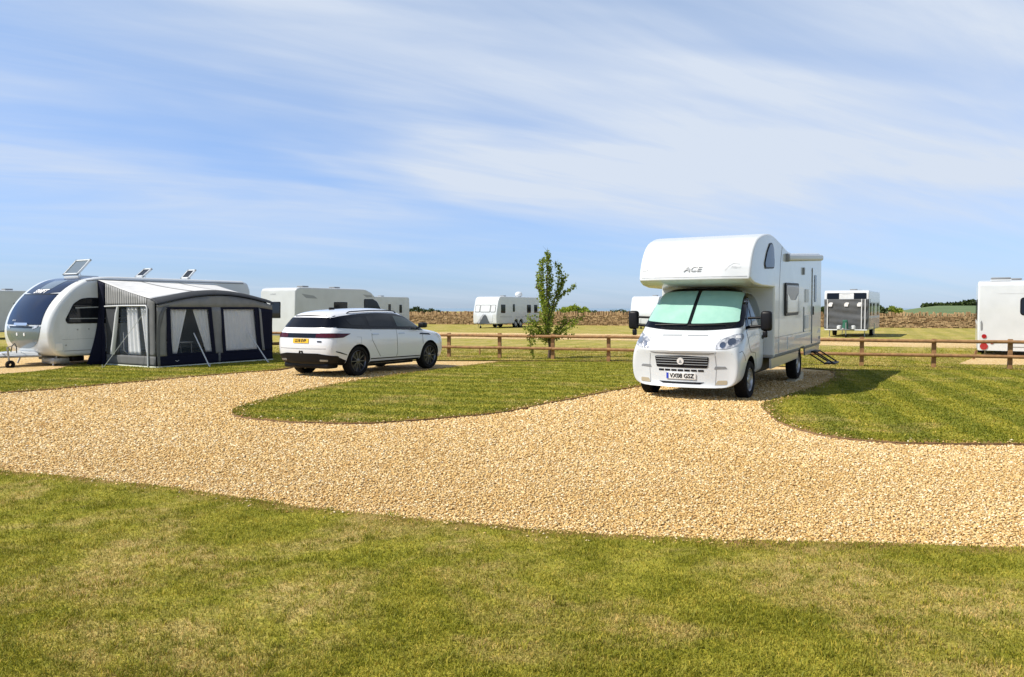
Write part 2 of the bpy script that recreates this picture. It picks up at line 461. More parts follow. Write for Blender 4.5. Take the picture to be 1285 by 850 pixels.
def g_mix(t, f, a, b, mode='MIX'):
    n = t.nodes.new('ShaderNodeMix'); n.data_type = 'RGBA'; n.blend_type = mode
    for i, q in ((0, f), (6, a), (7, b)):
        if isinstance(q, (int, float)): n.inputs[i].default_value = q
        elif isinstance(q, tuple): n.inputs[i].default_value = (*q, 1)
        else: t.links.new(q, n.inputs[i])
    return n.outputs[2]
def g_math(t, op, a, b):
    n = t.nodes.new('ShaderNodeMath'); n.operation = op
    for i, q in enumerate((a, b)):
        if isinstance(q, (int, float)): n.inputs[i].default_value = q
        else: t.links.new(q, n.inputs[i])
    return n.outputs[0]

def grass_colour(t, vec, stripe=None, dry=0.0, base=1.0):
    """shared by lawn sheets and blades: green with straw-coloured dry patches"""
    k = base
    big = g_range(t, g_noise(t, vec, 0.7, 6, 0.68, 0.5), 0.46 - dry, 0.62 - dry)
    mid = g_range(t, g_noise(t, vec, 2.9, 6, 0.72), 0.42, 0.62)
    a = g_mix(t, mid, (0.230 * k, 0.228 * k, 0.022 * k), (0.340 * k, 0.315 * k, 0.045 * k))
    c = g_mix(t, g_math(t, 'MULTIPLY', big, g_range(t, g_noise(t, vec, 6.5, 4, 0.6), 0.3, 0.62, 0.25, 0.9)), a, (0.47 * k, 0.365 * k, 0.145 * k))
    if stripe:
        mp = t.nodes.new('ShaderNodeMapping'); t.links.new(vec, mp.inputs[0]); mp.inputs['Rotation'].default_value = (0, 0, R(stripe[0]))
        wv = t.nodes.new('ShaderNodeTexWave'); t.links.new(mp.outputs[0], wv.inputs['Vector'])
        wv.wave_type = 'BANDS'; wv.bands_direction = 'X'; wv.inputs['Scale'].default_value = stripe[1]; wv.inputs['Distortion'].default_value = 0.5
        wv.inputs['Detail'].default_value = 1.0
        s = g_range(t, wv.outputs['Fac'], 0.25, 0.75)
        c = g_mix(t, g_math(t, 'MULTIPLY', s, stripe[2]), c, (0.66, 0.74, 0.62), 'MULTIPLY')
    return c

def lawn_material(name, stripe=None, dry=0.0, base=1.0, bump=1.0):
    m, t, b, geo = gmat(name); vec = geo.outputs['Position']
    c = grass_colour(t, vec, stripe, dry, base)
    fine = g_noise(t, vec, 38.0, 4, 0.7)
    c = g_mix(t, g_range(t, fine, 0.3, 0.7), g_mix(t, 1.0, c, (0.62, 0.66, 0.6), 'MULTIPLY'), g_mix(t, 1.0, c, (1.25, 1.22, 1.2), 'MULTIPLY'))
    at_ = t.nodes.new('ShaderNodeAttribute'); at_.attribute_name = 'edge'
    e = g_math(t, 'MULTIPLY', g_range(t, at_.outputs['Fac'], 0.25, 1.0), g_range(t, g_noise(t, vec, 3.5, 4), 0.3, 0.55, 0.15, 1.0))
    c = g_mix(t, e, c, (0.28, 0.155, 0.07))
    t.links.new(c, b.inputs['Base Color'])
    bp = t.nodes.new('ShaderNodeBump'); bp.inputs['Strength'].default_value = 0.7 * bump; bp.inputs['Distance'].default_value = 0.03
    h = g_math(t, 'ADD', fine, g_math(t, 'MULTIPLY', g_noise(t, vec, 9.0, 3), 1.2))
    t.links.new(h, bp.inputs['Height']); t.links.new(bp.outputs[0], b.inputs['Normal'])
    return m
M['lawn_near'] = lawn_material('lawn_near', None, 0.0)
M['lawn_a'] = lawn_material('lawn_striped', (-72, 0.36, 0.85), -0.06)
M['lawn_b'] = lawn_material('lawn_striped_b', (16, 0.36, 0.9), -0.07)
M['lawn_far'] = lawn_material('lawn_beyond_fence', (25, 0.24, 0.45), 0.09)
M['earth'] = mat('bare_earth_edge', (0.16, 0.09, 0.045), 0.95, noise=(12, (0.26, 0.16, 0.08), 0.5))

def gravel_nodes(name, dark=1.0, stones=False):
    m, t, b, geo = gmat(name); vec = geo.outputs['Position']
    b.inputs['Roughness'].default_value = 0.8; b.inputs['Specular IOR Level'].default_value = 0.3
    if stones:
        rnd = geo.outputs['Random Per Island']
    else:
        v = t.nodes.new('ShaderNodeTexVoronoi'); t.links.new(vec, v.inputs['Vector']); v.inputs['Scale'].default_value = 52
        v.inputs['Randomness'].default_value = 1.0
        sp = t.nodes.new('ShaderNodeSeparateColor'); t.links.new(v.outputs['Color'], sp.inputs[0]); rnd = sp.outputs[0]
    rp = t.nodes.new('ShaderNodeValToRGB'); t.links.new(rnd, rp.inputs[0]); cr = rp.color_ramp
    cols = [(0.0, (0.38, 0.22, 0.08)), (0.14, (0.54, 0.35, 0.13)), (0.34, (0.64, 0.455, 0.195)), (0.55, (0.59, 0.41, 0.17)), (0.74, (0.70, 0.53, 0.27)), (0.88, (0.77, 0.64, 0.39)), (1.0, (0.83, 0.75, 0.56))]
    cr.elements[0].position = 0.0; cr.elements[1].position = 1.0
    cr.elements[0].color = (*cols[0][1], 1); cr.elements[1].color = (*cols[-1][1], 1)
    for p, c in cols[1:-1]:
        e = cr.elements.new(p); e.color = (*c, 1)
    c = rp.outputs[0]
    patch = g_range(t, g_noise(t, vec, 0.35, 4, 0.6, 0.4), 0.35, 0.68)
    c = g_mix(t, patch, g_mix(t, 1.0, c, (0.98, 0.93, 0.84), 'MULTIPLY'), g_mix(t, 1.0, c, (1.06, 1.05, 1.06), 'MULTIPLY'))
    if not stones:
        c = g_mix(t, 1.0, c, (dark, dark, dark), 'MULTIPLY')
        bp = t.nodes.new('ShaderNodeBump'); bp.inputs['Strength'].default_value = 0.9; bp.inputs['Distance'].default_value = 0.02; bp.invert = True
        t.links.new(v.outputs['Distance'], bp.inputs['Height']); t.links.new(bp.outputs[0], b.inputs['Normal'])
    t.links.new(c, b.inputs['Base Color'])
    return m
M['gravel'] = gravel_nodes('gravel_sheet', 0.93)
M['stones'] = gravel_nodes('gravel_stones', 1.0, True)

# ------------------------------------------------------------------ ground sheets
def sheet(name, poly, z, m, step=None, skirt=0.0, edge_w=0.3, kind='structure'):
    if step:
        vs, fs, n = tess(poly, step)
    else:
        vs = [tuple(p) for p in poly]; n = len(vs)
        fs = [list(f) for f in tessellate_polygon([[Vector((*p, 0)) for p in vs]])]
    P = np.array(vs); V = [Vector((x, y, z)) for x, y in vs]; faces = []
    for f in fs:
        nn = (V[f[1]] - V[f[0]]).cross(V[f[2]] - V[f[0]])
        if nn.length < 1e-9: continue
        faces.append(f if nn.z > 0 else f[::-1])
    ntop = len(faces)
    if skirt:
        ed = set()
        for f in faces:
            for i in range(len(f)): ed.add((f[i], f[(i + 1) % len(f)]))
        low = {}
        for (a, b) in list(ed):
            if (b, a) not in ed:
                for q in (a, b):
                    if q not in low: low[q] = len(V); V.append(V[q] - Vector((0, 0, skirt)))
                faces.append([b, a, low[a], low[b]])
    ob = raw(name, V, faces, [m, M['earth']]); ob['kind'] = kind
    me = ob.data
    for i in range(ntop, len(faces)): me.polygons[i].material_index = 1
    d = dist_np(np.array([(v.x, v.y) for v in V]), np.array(poly)) if step else np.full(len(V), 99.0)
    a = me.attributes.new('edge', 'FLOAT', 'POINT'); a.data.foreach_set('value', np.clip(1 - d / edge_w, 0, 1).astype(np.float32))
    return ob
def wob(pts, amp=0.05, step=0.35, seed=0):
    """give a cut turf edge its slight irregularity"""
    out = []
    step = min(step, .13)
    k = [densify([pts[j], pts[j + 1]], step) for j in range(len(pts) - 1)]
    k = [q for seg in k for q in seg[:max(1, len(seg) // 2)]] + [pts[-1]]
    for i, p in enumerate(k):
        q = Vector((p[0], p[1], seed * 3.1)); nv = noise.noise_vector(q * 0.9) + noise.noise_vector(q * 4.3) * 0.45 + noise.noise_vector(q * 11.0) * 0.22
        out.append((p[0] + nv.x * amp, p[1] + nv.y * amp))
    return out
def smoothpath(pts, closed=False, n=6):
    P = [Vector((p[0], p[1])) for p in pts]; out = []
    for i in range(len(P) - 1):
        a = P[max(0, i - 1)]; b = P[i]; c = P[i + 1]; d = P[min(len(P) - 1, i + 2)]
        for k in range(n):
            t = k / n
            q = 0.5 * ((2 * b) + (c - a) * t + (2 * a - 5 * b + 4 * c - d) * t * t + (3 * b - a - 3 * c + d) * t ** 3)
            out.append((q.x, q.y))
    out.append(tuple(P[-1])); return out
def G2(pts, z): return [tuple(at(px, py, z).xy) for px, py in pts]
def G(pts): return [tuple(at(px, py).xy) for px, py in pts]

sea = raw('sea', [(-30000, 300, -9), (30000, 300, -9), (30000, 50000, -9), (-30000, 50000, -9)], [(0, 1, 2, 3)],
          mat('sea_water', (0.17, 0.26, 0.36), 0.6, noise=(0.01, (0.20, 0.29, 0.38), 0.0))); sea['kind'] = 'structure'
ground = sheet('ground', [(-900, -80), (900, -80), (900, 420), (-900, 420)], -0.012, lawn_material('field_grass', None, 0.10, 0.95))
road_poly = [(-45, -2), (-45, 60), (60, 60), (60, -2)]
gravel = sheet('gravel_road', [(-34, 3.0), (34, 3.0), (34, 30), (-34, 30)], 0.0, M['gravel'])

near_edge = smoothpath(G2([(-300, 563), (-120, 577), (0, 590), (100, 599), (200, 610), (300, 624), (425, 640), (525, 651), (640, 661), (760, 670), (866, 675), (1042, 681), (1285, 686), (1500, 689), (1900, 692)], 0.05))
near_poly = wob(near_edge, 0.05, 0.3, 1) + [(34, 1.5), (34, -40), (-34, -40), (-34, 4)]
isl1 = smoothpath(G([(808, 486), (740, 498), (640, 518), (560, 527), (500, 531.5), (450, 534.5), (395, 533.5), (350, 531.5), (310, 527.5), (289, 521), (300, 512), (335, 502), (400, 487.5), (480, 474), (560, 463), (618, 456.5)]))
isl1_poly = wob(isl1, 0.05, 0.3, 2) + [at(626, 455).xy[:], at(900, 455.5).xy[:], at(880, 464).xy[:], at(836, 478).xy[:]]
isl2 = smoothpath(G([(1044, 467.5), (1050, 473), (1030, 485), (990, 498), (962, 507), (956, 514), (968, 525), (992, 538), (1030, 549), (1072, 555.5), (1142, 560), (1285, 561), (1420, 561)]))
isl2_poly = wob(isl2, 0.05, 0.3, 3) + [(26, 9.4), (26, 17.0), at(1290, 466).xy[:]] + [at(1180, 465).xy[:], at(1100, 465.5).xy[:]]
left = smoothpath(G([(-420, 512), (-200, 506), (0, 495), (130, 484.5), (250, 473.5), (345, 465.5), (372, 460), (392, 453)]))
# turf left of the white car, with the gravel pad of the near caravan left open
back_line = [at(392, 449).xy[:], (-7.0, 27.5), (-34, 38)]
left_poly = wob(left, 0.05, 0.35, 4) + back_line + [(-34, 14)]
sheet('near_lawn', near_poly, 0.035, M['lawn_near'], 0.35, 0.05, 0.22)
sheet('middle_lawn', isl1_poly, 0.035, M['lawn_a'], 0.4, 0.05, 0.45)
sheet('right_lawn', isl2_poly, 0.036, M['lawn_b'], 0.4, 0.05, 0.45)
sheet('left_lawn', left_poly, 0.034, M['lawn_a'], 0.5, 0.05, 0.5)
# beyond the pitches: lawn reaching past the fence
far_near = [at(392, 452.5).xy[:], at(560, 453.5).xy[:], at(640, 453.5).xy[:], at(900, 454.5).xy[:], at(1044, 465.8).xy[:], at(1120, 464.5).xy[:], (26, 17.3), (60, 10)]
far_poly = [(-60, 42), (-7, 27.6)] + far_near + [(90, 60), (90, 110), (-90, 140), (-90, 60)]
sheet('far_lawn', far_poly, 0.030, M['lawn_far'])
# gravel track behind the fence and gravel pads
track = smoothpath(G([(330, 421.5), (560, 425.5), (680, 426.7), (800, 428.5), (920, 431), (1030, 434.5), (1130, 436.5), (1228, 438.8), (1500, 445)])) + \
        smoothpath(G([(1500, 434), (1228, 429.5), (1030, 424.5), (920, 422), (800, 420.5), (680, 419), (560, 418), (330, 414.5)]))
sheet('gravel_track', track, 0.036, M['gravel'], None)
pads = []
sheet('gravel_pad', wob(G([(-180, 476), (0, 471.5), (40, 468.5), (72, 464.5), (110, 455)]) + [(-11.2, 26.2), (-14.2, 29), (-19, 27)], 0.04, 0.4, 8), 0.0385, M['gravel'], None)
pads.append(G([(1204, 458.5), (1240, 459.5), (1285, 460), (1500, 463), (1500, 440), (1290, 441), (1238, 444)]))
sheet('gravel_pad', wob(G([(1204, 458.5), (1240, 459.5), (1285, 460), (1500, 463), (1500, 440), (1290, 441), (1238, 444)]), 0.04, 0.4, 9), 0.0385, M['gravel'], None)

# terrain beyond the wall: low rise on the right with crops
def hill(name, x0, x1, y0, y1, hf, m, nx=60, ny=30):
    V = []; Fc = []
    for j in range(ny + 1):
        for i in range(nx + 1):
            x = x0 + (x1 - x0) * i / nx; y = y0 + (y1 - y0) * j / ny
            V.append((x, y, hf(x, y, i / nx, j / ny)))
    for j in range(ny):
        for i in range(nx):
            a = j * (nx + 1) + i; Fc.append((a, a + 1, a + nx + 2, a + nx + 1))
    o = raw(name, V, Fc, m, None, 179); o['kind'] = 'structure'; return o
def ss(t): t = max(0.0, min(1.0, t)); return t * t * (3 - 2 * t)
M['crop'] = mat('crop_green', (0.085, 0.135, 0.045), 0.9, noise=(0.12, (0.12, 0.17, 0.06), 0.0))
hill('hill', 70, 420, 110, 330, lambda x, y, a, b: -0.6 + (3.0 + 0.4 * noise.noise(Vector((x * 0.015, y * 0.01, 3)))) * ss((y - 115) / 110) * ss((x / y - 0.445) / 0.10 if True else 0) * (1 - ss((b - 0.85) / 0.15)) + 0.12 * noise.noise(Vector((x * .06, y * .06, 0))), M['crop'])

# ------------------------------------------------------------------ loose gravel and grass as real geometry
def numpy_mesh(name, V, Fv, m, kind, label=None, cat=None):
    me = bpy.data.meshes.new(name); nv = len(V); nf = len(Fv); k = Fv.shape[1]
    me.vertices.add(nv); me.vertices.foreach_set('co', V.astype(np.float32).ravel())
    me.loops.add(nf * k); me.loops.foreach_set('vertex_index', Fv.astype(np.int32).ravel())
    me.polygons.add(nf); me.polygons.foreach_set('loop_start', np.arange(nf, dtype=np.int32) * k)
    me.update(calc_edges=True)
    o = link(name, me, m); o['kind'] = kind
    if label: o['label'] = label; o['category'] = cat
    return o
def view_samples(n, d0, d1, power, margin=1.22):
    """random ground points in the photographed wedge (a bit wider), thinning with distance"""
    u = rng.random(n); p = power
    d = (d0 ** p + (d1 ** p - d0 ** p) * u) ** (1 / p)
    X = (rng.random(n) * 2 - 1) * (0.65 * margin) * d + (rng.random(n) - .5) * 0.8
    return np.stack([X, d], 1)
road_np = [np.array(p) for p in (near_poly, isl1_poly, isl2_poly, left_poly, far_poly)]
P = view_samples(480000, 5.3, 20.5, 0.55)
keep = np.ones(len(P), bool)
kick = rng.random(len(P)) < 0.10
for q in road_np:
    I = inside_np(P, q)
    if q is not road_np[4]:
        dd = np.full(len(P), 9.0); J = np.where(I & kick)[0]
        dd[J] = dist_np(P[J], q); ok = I & kick & (dd < 0.30 * rng.random(len(P)) ** 2)
        lift = np.where(ok, 0.035, 0.0) if q is road_np[0] else np.maximum(lift, np.where(ok, 0.035, 0.0))
        I = I & ~ok
    keep &= ~I
P = P[keep]; lift = lift[keep]; n = len(P)
dist = P[:, 1]
sz = (0.0065 + 0.0080 * rng.random(n) ** 1.8) * np.clip(dist / 8.0, 0.9, 1.6)
octv = np.array([[1, 0, 0], [0, 1, 0], [-1, 0, 0], [0, -1, 0], [0, 0, 1], [0, 0, -0.6]], float)
octf = np.array([[0, 1, 4], [1, 2, 4], [2, 3, 4], [3, 0, 4], [1, 0, 5], [2, 1, 5], [3, 2, 5], [0, 3, 5]])
base = octv[None] * (1 + 0.5 * (rng.random((n, 6, 3)) - 0.5)) + 0.35 * (rng.random((n, 6, 3)) - 0.5)
base *= np.stack([1.25 + 0.5 * rng.random(n), 0.85 + 0.3 * rng.random(n), 0.5 + 0.35 * rng.random(n)], 1)[:, None, :]
yaw = rng.random(n) * 2 * np.pi; tl = (rng.random(n) - 0.5) * 0.9
cy, sy, ct, st = np.cos(yaw), np.sin(yaw), np.cos(tl), np.sin(tl)
x, y, z = base[..., 0], base[..., 1], base[..., 2]
x, z = x * ct[:, None] + z * st[:, None], -x * st[:, None] + z * ct[:, None]
x, y = x * cy[:, None] - y * sy[:, None], x * sy[:, None] + y * cy[:, None]
V = np.stack([x, y, z], -1) * sz[:, None, None]
V[..., 0] += P[:, 0, None]; V[..., 1] += P[:, 1, None]; V[..., 2] += (sz * 0.25 + 0.002 + 0.008 * rng.random(n) + lift)[:, None]
# a few chippings kicked onto the turf edges
numpy_mesh('gravel', V.reshape(-1, 3), (octf[None] + (np.arange(n) * 6)[:, None, None]).reshape(-1, 3), M['stones'], 'stuff', 'loose golden gravel chippings covering the drive', 'gravel')

def blade_material(name, stripe=None, dry=0.0):
    m, t, b, geo = gmat(name)
    c = grass_colour(t, geo.outputs['Position'], stripe, dry)
    rp = t.nodes.new('ShaderNodeValToRGB'); t.links.new(geo.outputs['Random Per Island'], rp.inputs[0])
    rp.color_ramp.elements[0].color = (0.72, 0.80, 0.60, 1); rp.color_ramp.elements[1].color = (1.75, 1.45, 1.6, 1)
    e = rp.color_ramp.elements.new(0.75); e.color = (1.15, 1.12, 0.95, 1)
    c = g_mix(t, 1.0, c, rp.outputs[0], 'MULTIPLY')
    t.links.new(c, b.inputs['Base Color']); b.inputs['Roughness'].default_value = 0.6; b.inputs['Specular IOR Level'].default_value = 0.25
    tr = t.nodes.new('ShaderNodeBsdfTranslucent'); t.links.new(c, tr.inputs[0])
    mx = t.nodes.new('ShaderNodeMixShader'); mx.inputs[0].default_value = 0.3
    out = t.nodes['Material Output']; t.links.new(b.outputs[0], mx.inputs[1]); t.links.new(tr.outputs[0], mx.inputs[2]); t.links.new(mx.outputs[0], out.inputs[0])
    return m
def blades(name, P, hgt, wid, m, label, tuft=0.3, zb=0.033):
    n = len(P); h = hgt * (0.55 + 0.7 * rng.random(n)); w = wid * (0.7 + 0.6 * rng.random(n))
    az = rng.random(n) * 2 * np.pi; ln = (0.25 + 0.75 * rng.random(n)) * h
    fa = rng.random(n) * np.pi
    fx, fy = np.cos(fa) * w / 2, np.sin(fa) * w / 2
    tip = np.stack([P[:, 0] + np.cos(az) * ln, P[:, 1] + np.sin(az) * ln, zb + h * 0.8], 1)
    mid = np.stack([P[:, 0] + np.cos(az) * ln * 0.3, P[:, 1] + np.sin(az) * ln * 0.3, zb + h * 0.55], 1)
    a = np.stack([P[:, 0] - fx, P[:, 1] - fy, np.full(n, zb - 0.004)], 1); b = np.stack([P[:, 0] + fx, P[:, 1] + fy, np.full(n, zb - 0.004)], 1)
    ma = mid - np.stack([fx * .8, fy * .8, 0 * fx], 1); mb = mid + np.stack([fx * .8, fy * .8, 0 * fx], 1)
    V = np.stack([a, b, ma, mb, tip], 1).reshape(-1, 3)
    f = np.array([[0, 1, 3], [0, 3, 2], [2, 3, 4]])
    return numpy_mesh(name, V, (f[None] + (np.arange(n) * 5)[:, None, None]).reshape(-1, 3), m, 'stuff', label, 'grass')
P = view_samples(660000, 2.7, 9.5, 0.5)
P = P[inside_np(P, near_poly)]
# bare spots let the straw thatch show
keep = np.array([noise.noise(Vector((p[0] * 1.1, p[1] * 1.1, 9.0))) * 0.5 + 0.75 > r for p, r in zip(P, rng.random(len(P)))])
P = P[keep]
blades('grass', P, 0.022, 0.0042, blade_material('blade_near', None, 0.0), 'short mown grass blades of the lawn in the foreground')
# coarser tufts and seedlings standing a little proud of the mown turf
c = view_samples(2600, 3.1, 9.5, 0.6); c = c[inside_np(c, near_poly)]
tf = np.repeat(c, 16, 0) + rng.normal(size=(len(c) * 16, 2)) * np.repeat(0.012 + 0.03 * rng.random(len(c)), 16)[:, None]
blades('grass', tf, 0.042, 0.0050, blade_material('blade_tuft', None, -0.2), 'coarser green tufts in the foreground lawn')
P = view_samples(600000, 8.9, 34.0, 0.6)
ins = [(isl1_poly, (-72, 0.36, 0.85), 'middle lawn'), (isl2_poly, (16, 0.36, 0.9), 'right hand lawn'), (left_poly, (-72, 0.36, 0.85), 'lawn in front of the awning'), (far_poly, (25, 0.24, 0.35), 'lawn along the fence')]
for k, (pl, st_, nm) in enumerate(ins):
    Q = P[inside_np(P, pl)]
    if k == 2: Q = Q[~inside_np(Q, [at(*q).xy[:] for q in [(-180, 476), (0, 471.5), (40, 468.5), (72, 464.5), (110, 455), (110, 447), (-180, 447)]])]
    Q = Q[rng.random(len(Q)) < 0.8]
    if k == 3:
        for pp in pads: Q = Q[~inside_np(Q, pp)]
        Q = Q[rng.random(len(Q)) < np.clip((34 - Q[:, 1]) / 6, 0, 1)]
    blades('grass', Q, 0.030, 0.016, blade_material('blade_%d' % k, st_, -0.05 if k < 3 else 0.03), 'short mown grass of the ' + nm)
# ------------------------------------------------------------------ boundary wall, fence, hedges
def wall_build():
    dw = Vector((135, -49.1, 0)).normalized(); A = Vector((-60, 99.0, 0)) - dw * 60; B = Vector((75, 49.9, 0)) + dw * 25
    dv = (B - A).normalized(); nv = Vector((-dv.y, dv.x, 0)); Lw = (B - A).length
    t = thing('stone_wall', 'long low dry stone field wall with upright coping stones behind the caravans', 'stone wall', A, math.atan2(dv.y, dv.x))
    stone = mat('limestone', (0.30, 0.20, 0.11), 0.95)
    tr = stone.node_tree; b = tr.nodes['Principled BSDF']; ge = tr.nodes.new('ShaderNodeNewGeometry'); rp = tr.nodes.new('ShaderNodeValToRGB')
    tr.links.new(ge.outputs['Random Per Island'], rp.inputs[0]); rp.color_ramp.elements[0].color = (0.20, 0.12, 0.055, 1); rp.color_ramp.elements[1].color = (0.46, 0.32, 0.17, 1)
    tr.links.new(rp.outputs[0], b.inputs['Base Color'])
    bm = bmesh.new()
    box(bm, 0, Lw, -0.18, 0.18, -0.3, 0.95)
    for row in range(10):
        x = random.random() * 0.3; z = 0.02 + row * 0.10
        while x < Lw:
            l = random.uniform(0.14, 0.42); h = random.uniform(0.07, 0.12)
            d = random.uniform(0.0, 0.09)
            box(bm, x, x + l - 0.03, -0.24 - d, 0.2 + d * .5, z, z + h, 0, None)
            x += l
    part('stonework', bm, stone, t)
    bm = bmesh.new(); x = 0
    while x < Lw:
        w = random.uniform(0.07, 0.2); h = random.uniform(0.16, 0.38)
        Mx = Matrix.Translation((x, 0, 1.02)) @ Matrix.Rotation(random.uniform(-0.25, 0.25), 4, 'Y')
        box(bm, 0, w, -0.2, 0.2, 0, h, 0, Mx)
        x += w + random.uniform(0.0, 0.10)
    part('coping', bm, stone, t)
wall_build()

fence = thing('fence', 'brown timber post and rail fence running behind the white camper and young tree', 'fence', (0, 0, 0))
FA = Vector((-2.1, 26.2, 0)); FD = Vector((0.9435, -0.3314, 0)); FN = Vector((0.3314, 0.9435, 0))
def fpt(s, z, off=0): return FA + FD * s + FN * off + Vector((0, 0, z))
post_s = [-7.2, -5.4, -3.6, -1.8] + [1.80 * k for k in range(0, 14)]
# the posts stand where the photo shows them
seen = {0: 563, 1: 623.5, 2: 686.5, 3: 754.5}
for i, s in enumerate(post_s):
    bm = bmesh.new(); p = fpt(s, 0); ang = math.atan2(FD.y, FD.x) + random.uniform(-.03, .03)
    Mx = Matrix.Translation((p.x, p.y, -0.05)) @ Matrix.Rotation(ang, 4, 'Z') @ Matrix.Rotation(random.uniform(-.012, .012), 4, 'X')
    box(bm, -0.055, 0.055, -0.04, 0.05, 0, 0.88 + random.uniform(-.015, .02), 0.008, Mx)
    part('post', bm, M['wood'], fence)
for lvl in (0.76, 0.37):
    k = 0
    while k < len(post_s) - 1:
        k2 = min(k + 2, len(post_s) - 1)
        bm = bmesh.new(); s0, s1 = post_s[k] + 0.004, post_s[k2] - 0.004
        pts = [fpt(s0 + (s1 - s0) * q / 4, lvl + random.uniform(-.006, .006), -0.095) for q in range(5)]
        rings = tube(bm, pts, 0.048, 10)
        part('rail', bm, M['wood'], fence, 50); k = k2
st = thing('stake', 'short dark wooden stake standing alone behind the fence left of the young tree', 'stake', at(602, 446.5), 0)
bm = bmesh.new(); tube(bm, [(0, 0, -0.05), (0, 0, 0.30), (0.0, 0, 0.33)], [0.03, 0.03, 0.02], 8); part('stake_post', bm, M['wood'], st)
st = thing('stake', 'short leaning timber peg beside the gravel pad of the rear-facing caravan on the right', 'stake', at(1222, 452.5), 0)
bm = bmesh.new(); box(bm, -0.035, 0.035, -0.02, 0.02, -0.05, 0.34, 0.004, Matrix.Rotation(R(18), 4, 'Y')); part('stake_post', bm, M['wood'], st)

def leafmat(name, a, b_, trans=0.25):
    m = bpy.data.materials.new(name); m.use_nodes = True; t = m.node_tree; b = t.nodes['Principled BSDF']
    ge = t.nodes.new('ShaderNodeNewGeometry'); rp = t.nodes.new('ShaderNodeValToRGB'); t.links.new(ge.outputs['Random Per Island'], rp.inputs[0])
    rp.color_ramp.elements[0].color = (*a, 1); rp.color_ramp.elements[1].color = (*b_, 1)
    t.links.new(rp.outputs[0], b.inputs['Base Color']); b.inputs['Roughness'].default_value = 0.5; b.inputs['Specular IOR Level'].default_value = 0.3
    tr = t.nodes.new('ShaderNodeBsdfTranslucent'); t.links.new(rp.outputs[0], tr.inputs[0]); mx = t.nodes.new('ShaderNodeMixShader'); mx.inputs[0].default_value = trans
    out = t.nodes['Material Output']; t.links.new(b.outputs[0], mx.inputs[1]); t.links.new(tr.outputs[0], mx.inputs[2]); t.links.new(mx.outputs[0], out.inputs[0])
    return m
M['leaf'] = leafmat('leaf_green', (0.10, 0.17, 0.016), (0.36, 0.42, 0.05), 0.5)
M['bark'] = mat('bark', (0.13, 0.085, 0.055), 0.9, noise=(20, (0.07, 0.05, 0.035), 0.5))
M['hedge'] = leafmat('hedge_leaf', (0.022, 0.042, 0.010), (0.075, 0.105, 0.028), 0.15)

def leaves(name, pts, size, m, parent, fold=True):
    n = len(pts); P = np.array(pts, float)
    s = size * (0.6 + 0.8 * rng.random(n))
    a = rng.normal(size=(n, 3)); a[:, 2] -= 0.3; a /= np.linalg.norm(a, axis=1)[:, None]
    b = rng.normal(size=(n, 3)); b -= (b * a).sum(1)[:, None] * a; b /= np.linalg.norm(b, axis=1)[:, None]
    c = np.cross(a, b)
    v0 = P; v1 = P + a * (s * .5)[:, None] + b * (s * .34)[:, None] + c * (s * .1)[:, None]; v2 = P + a * s[:, None]; v3 = P + a * (s * .5)[:, None] - b * (s * .34)[:, None] + c * (s * .1)[:, None]
    V = np.stack([v0, v1, v2, v3], 1).reshape(-1, 3); f = np.array([[0, 1, 2], [0, 2, 3]])
    Fv = (f[None] + (np.arange(n) * 4)[:, None, None]).reshape(-1, 3)
    me = bpy.data.meshes.new(name); me.from_pydata([], [], [])
    me.vertices.add(len(V)); me.vertices.foreach_set('co', V.astype(np.float32).ravel())
    me.loops.add(len(Fv) * 3); me.loops.foreach_set('vertex_index', Fv.astype(np.int32).ravel())
    me.polygons.add(len(Fv)); me.polygons.foreach_set('loop_start', np.arange(len(Fv), dtype=np.int32) * 3); me.update(calc_edges=True)
    return link(name, me, m, parent)

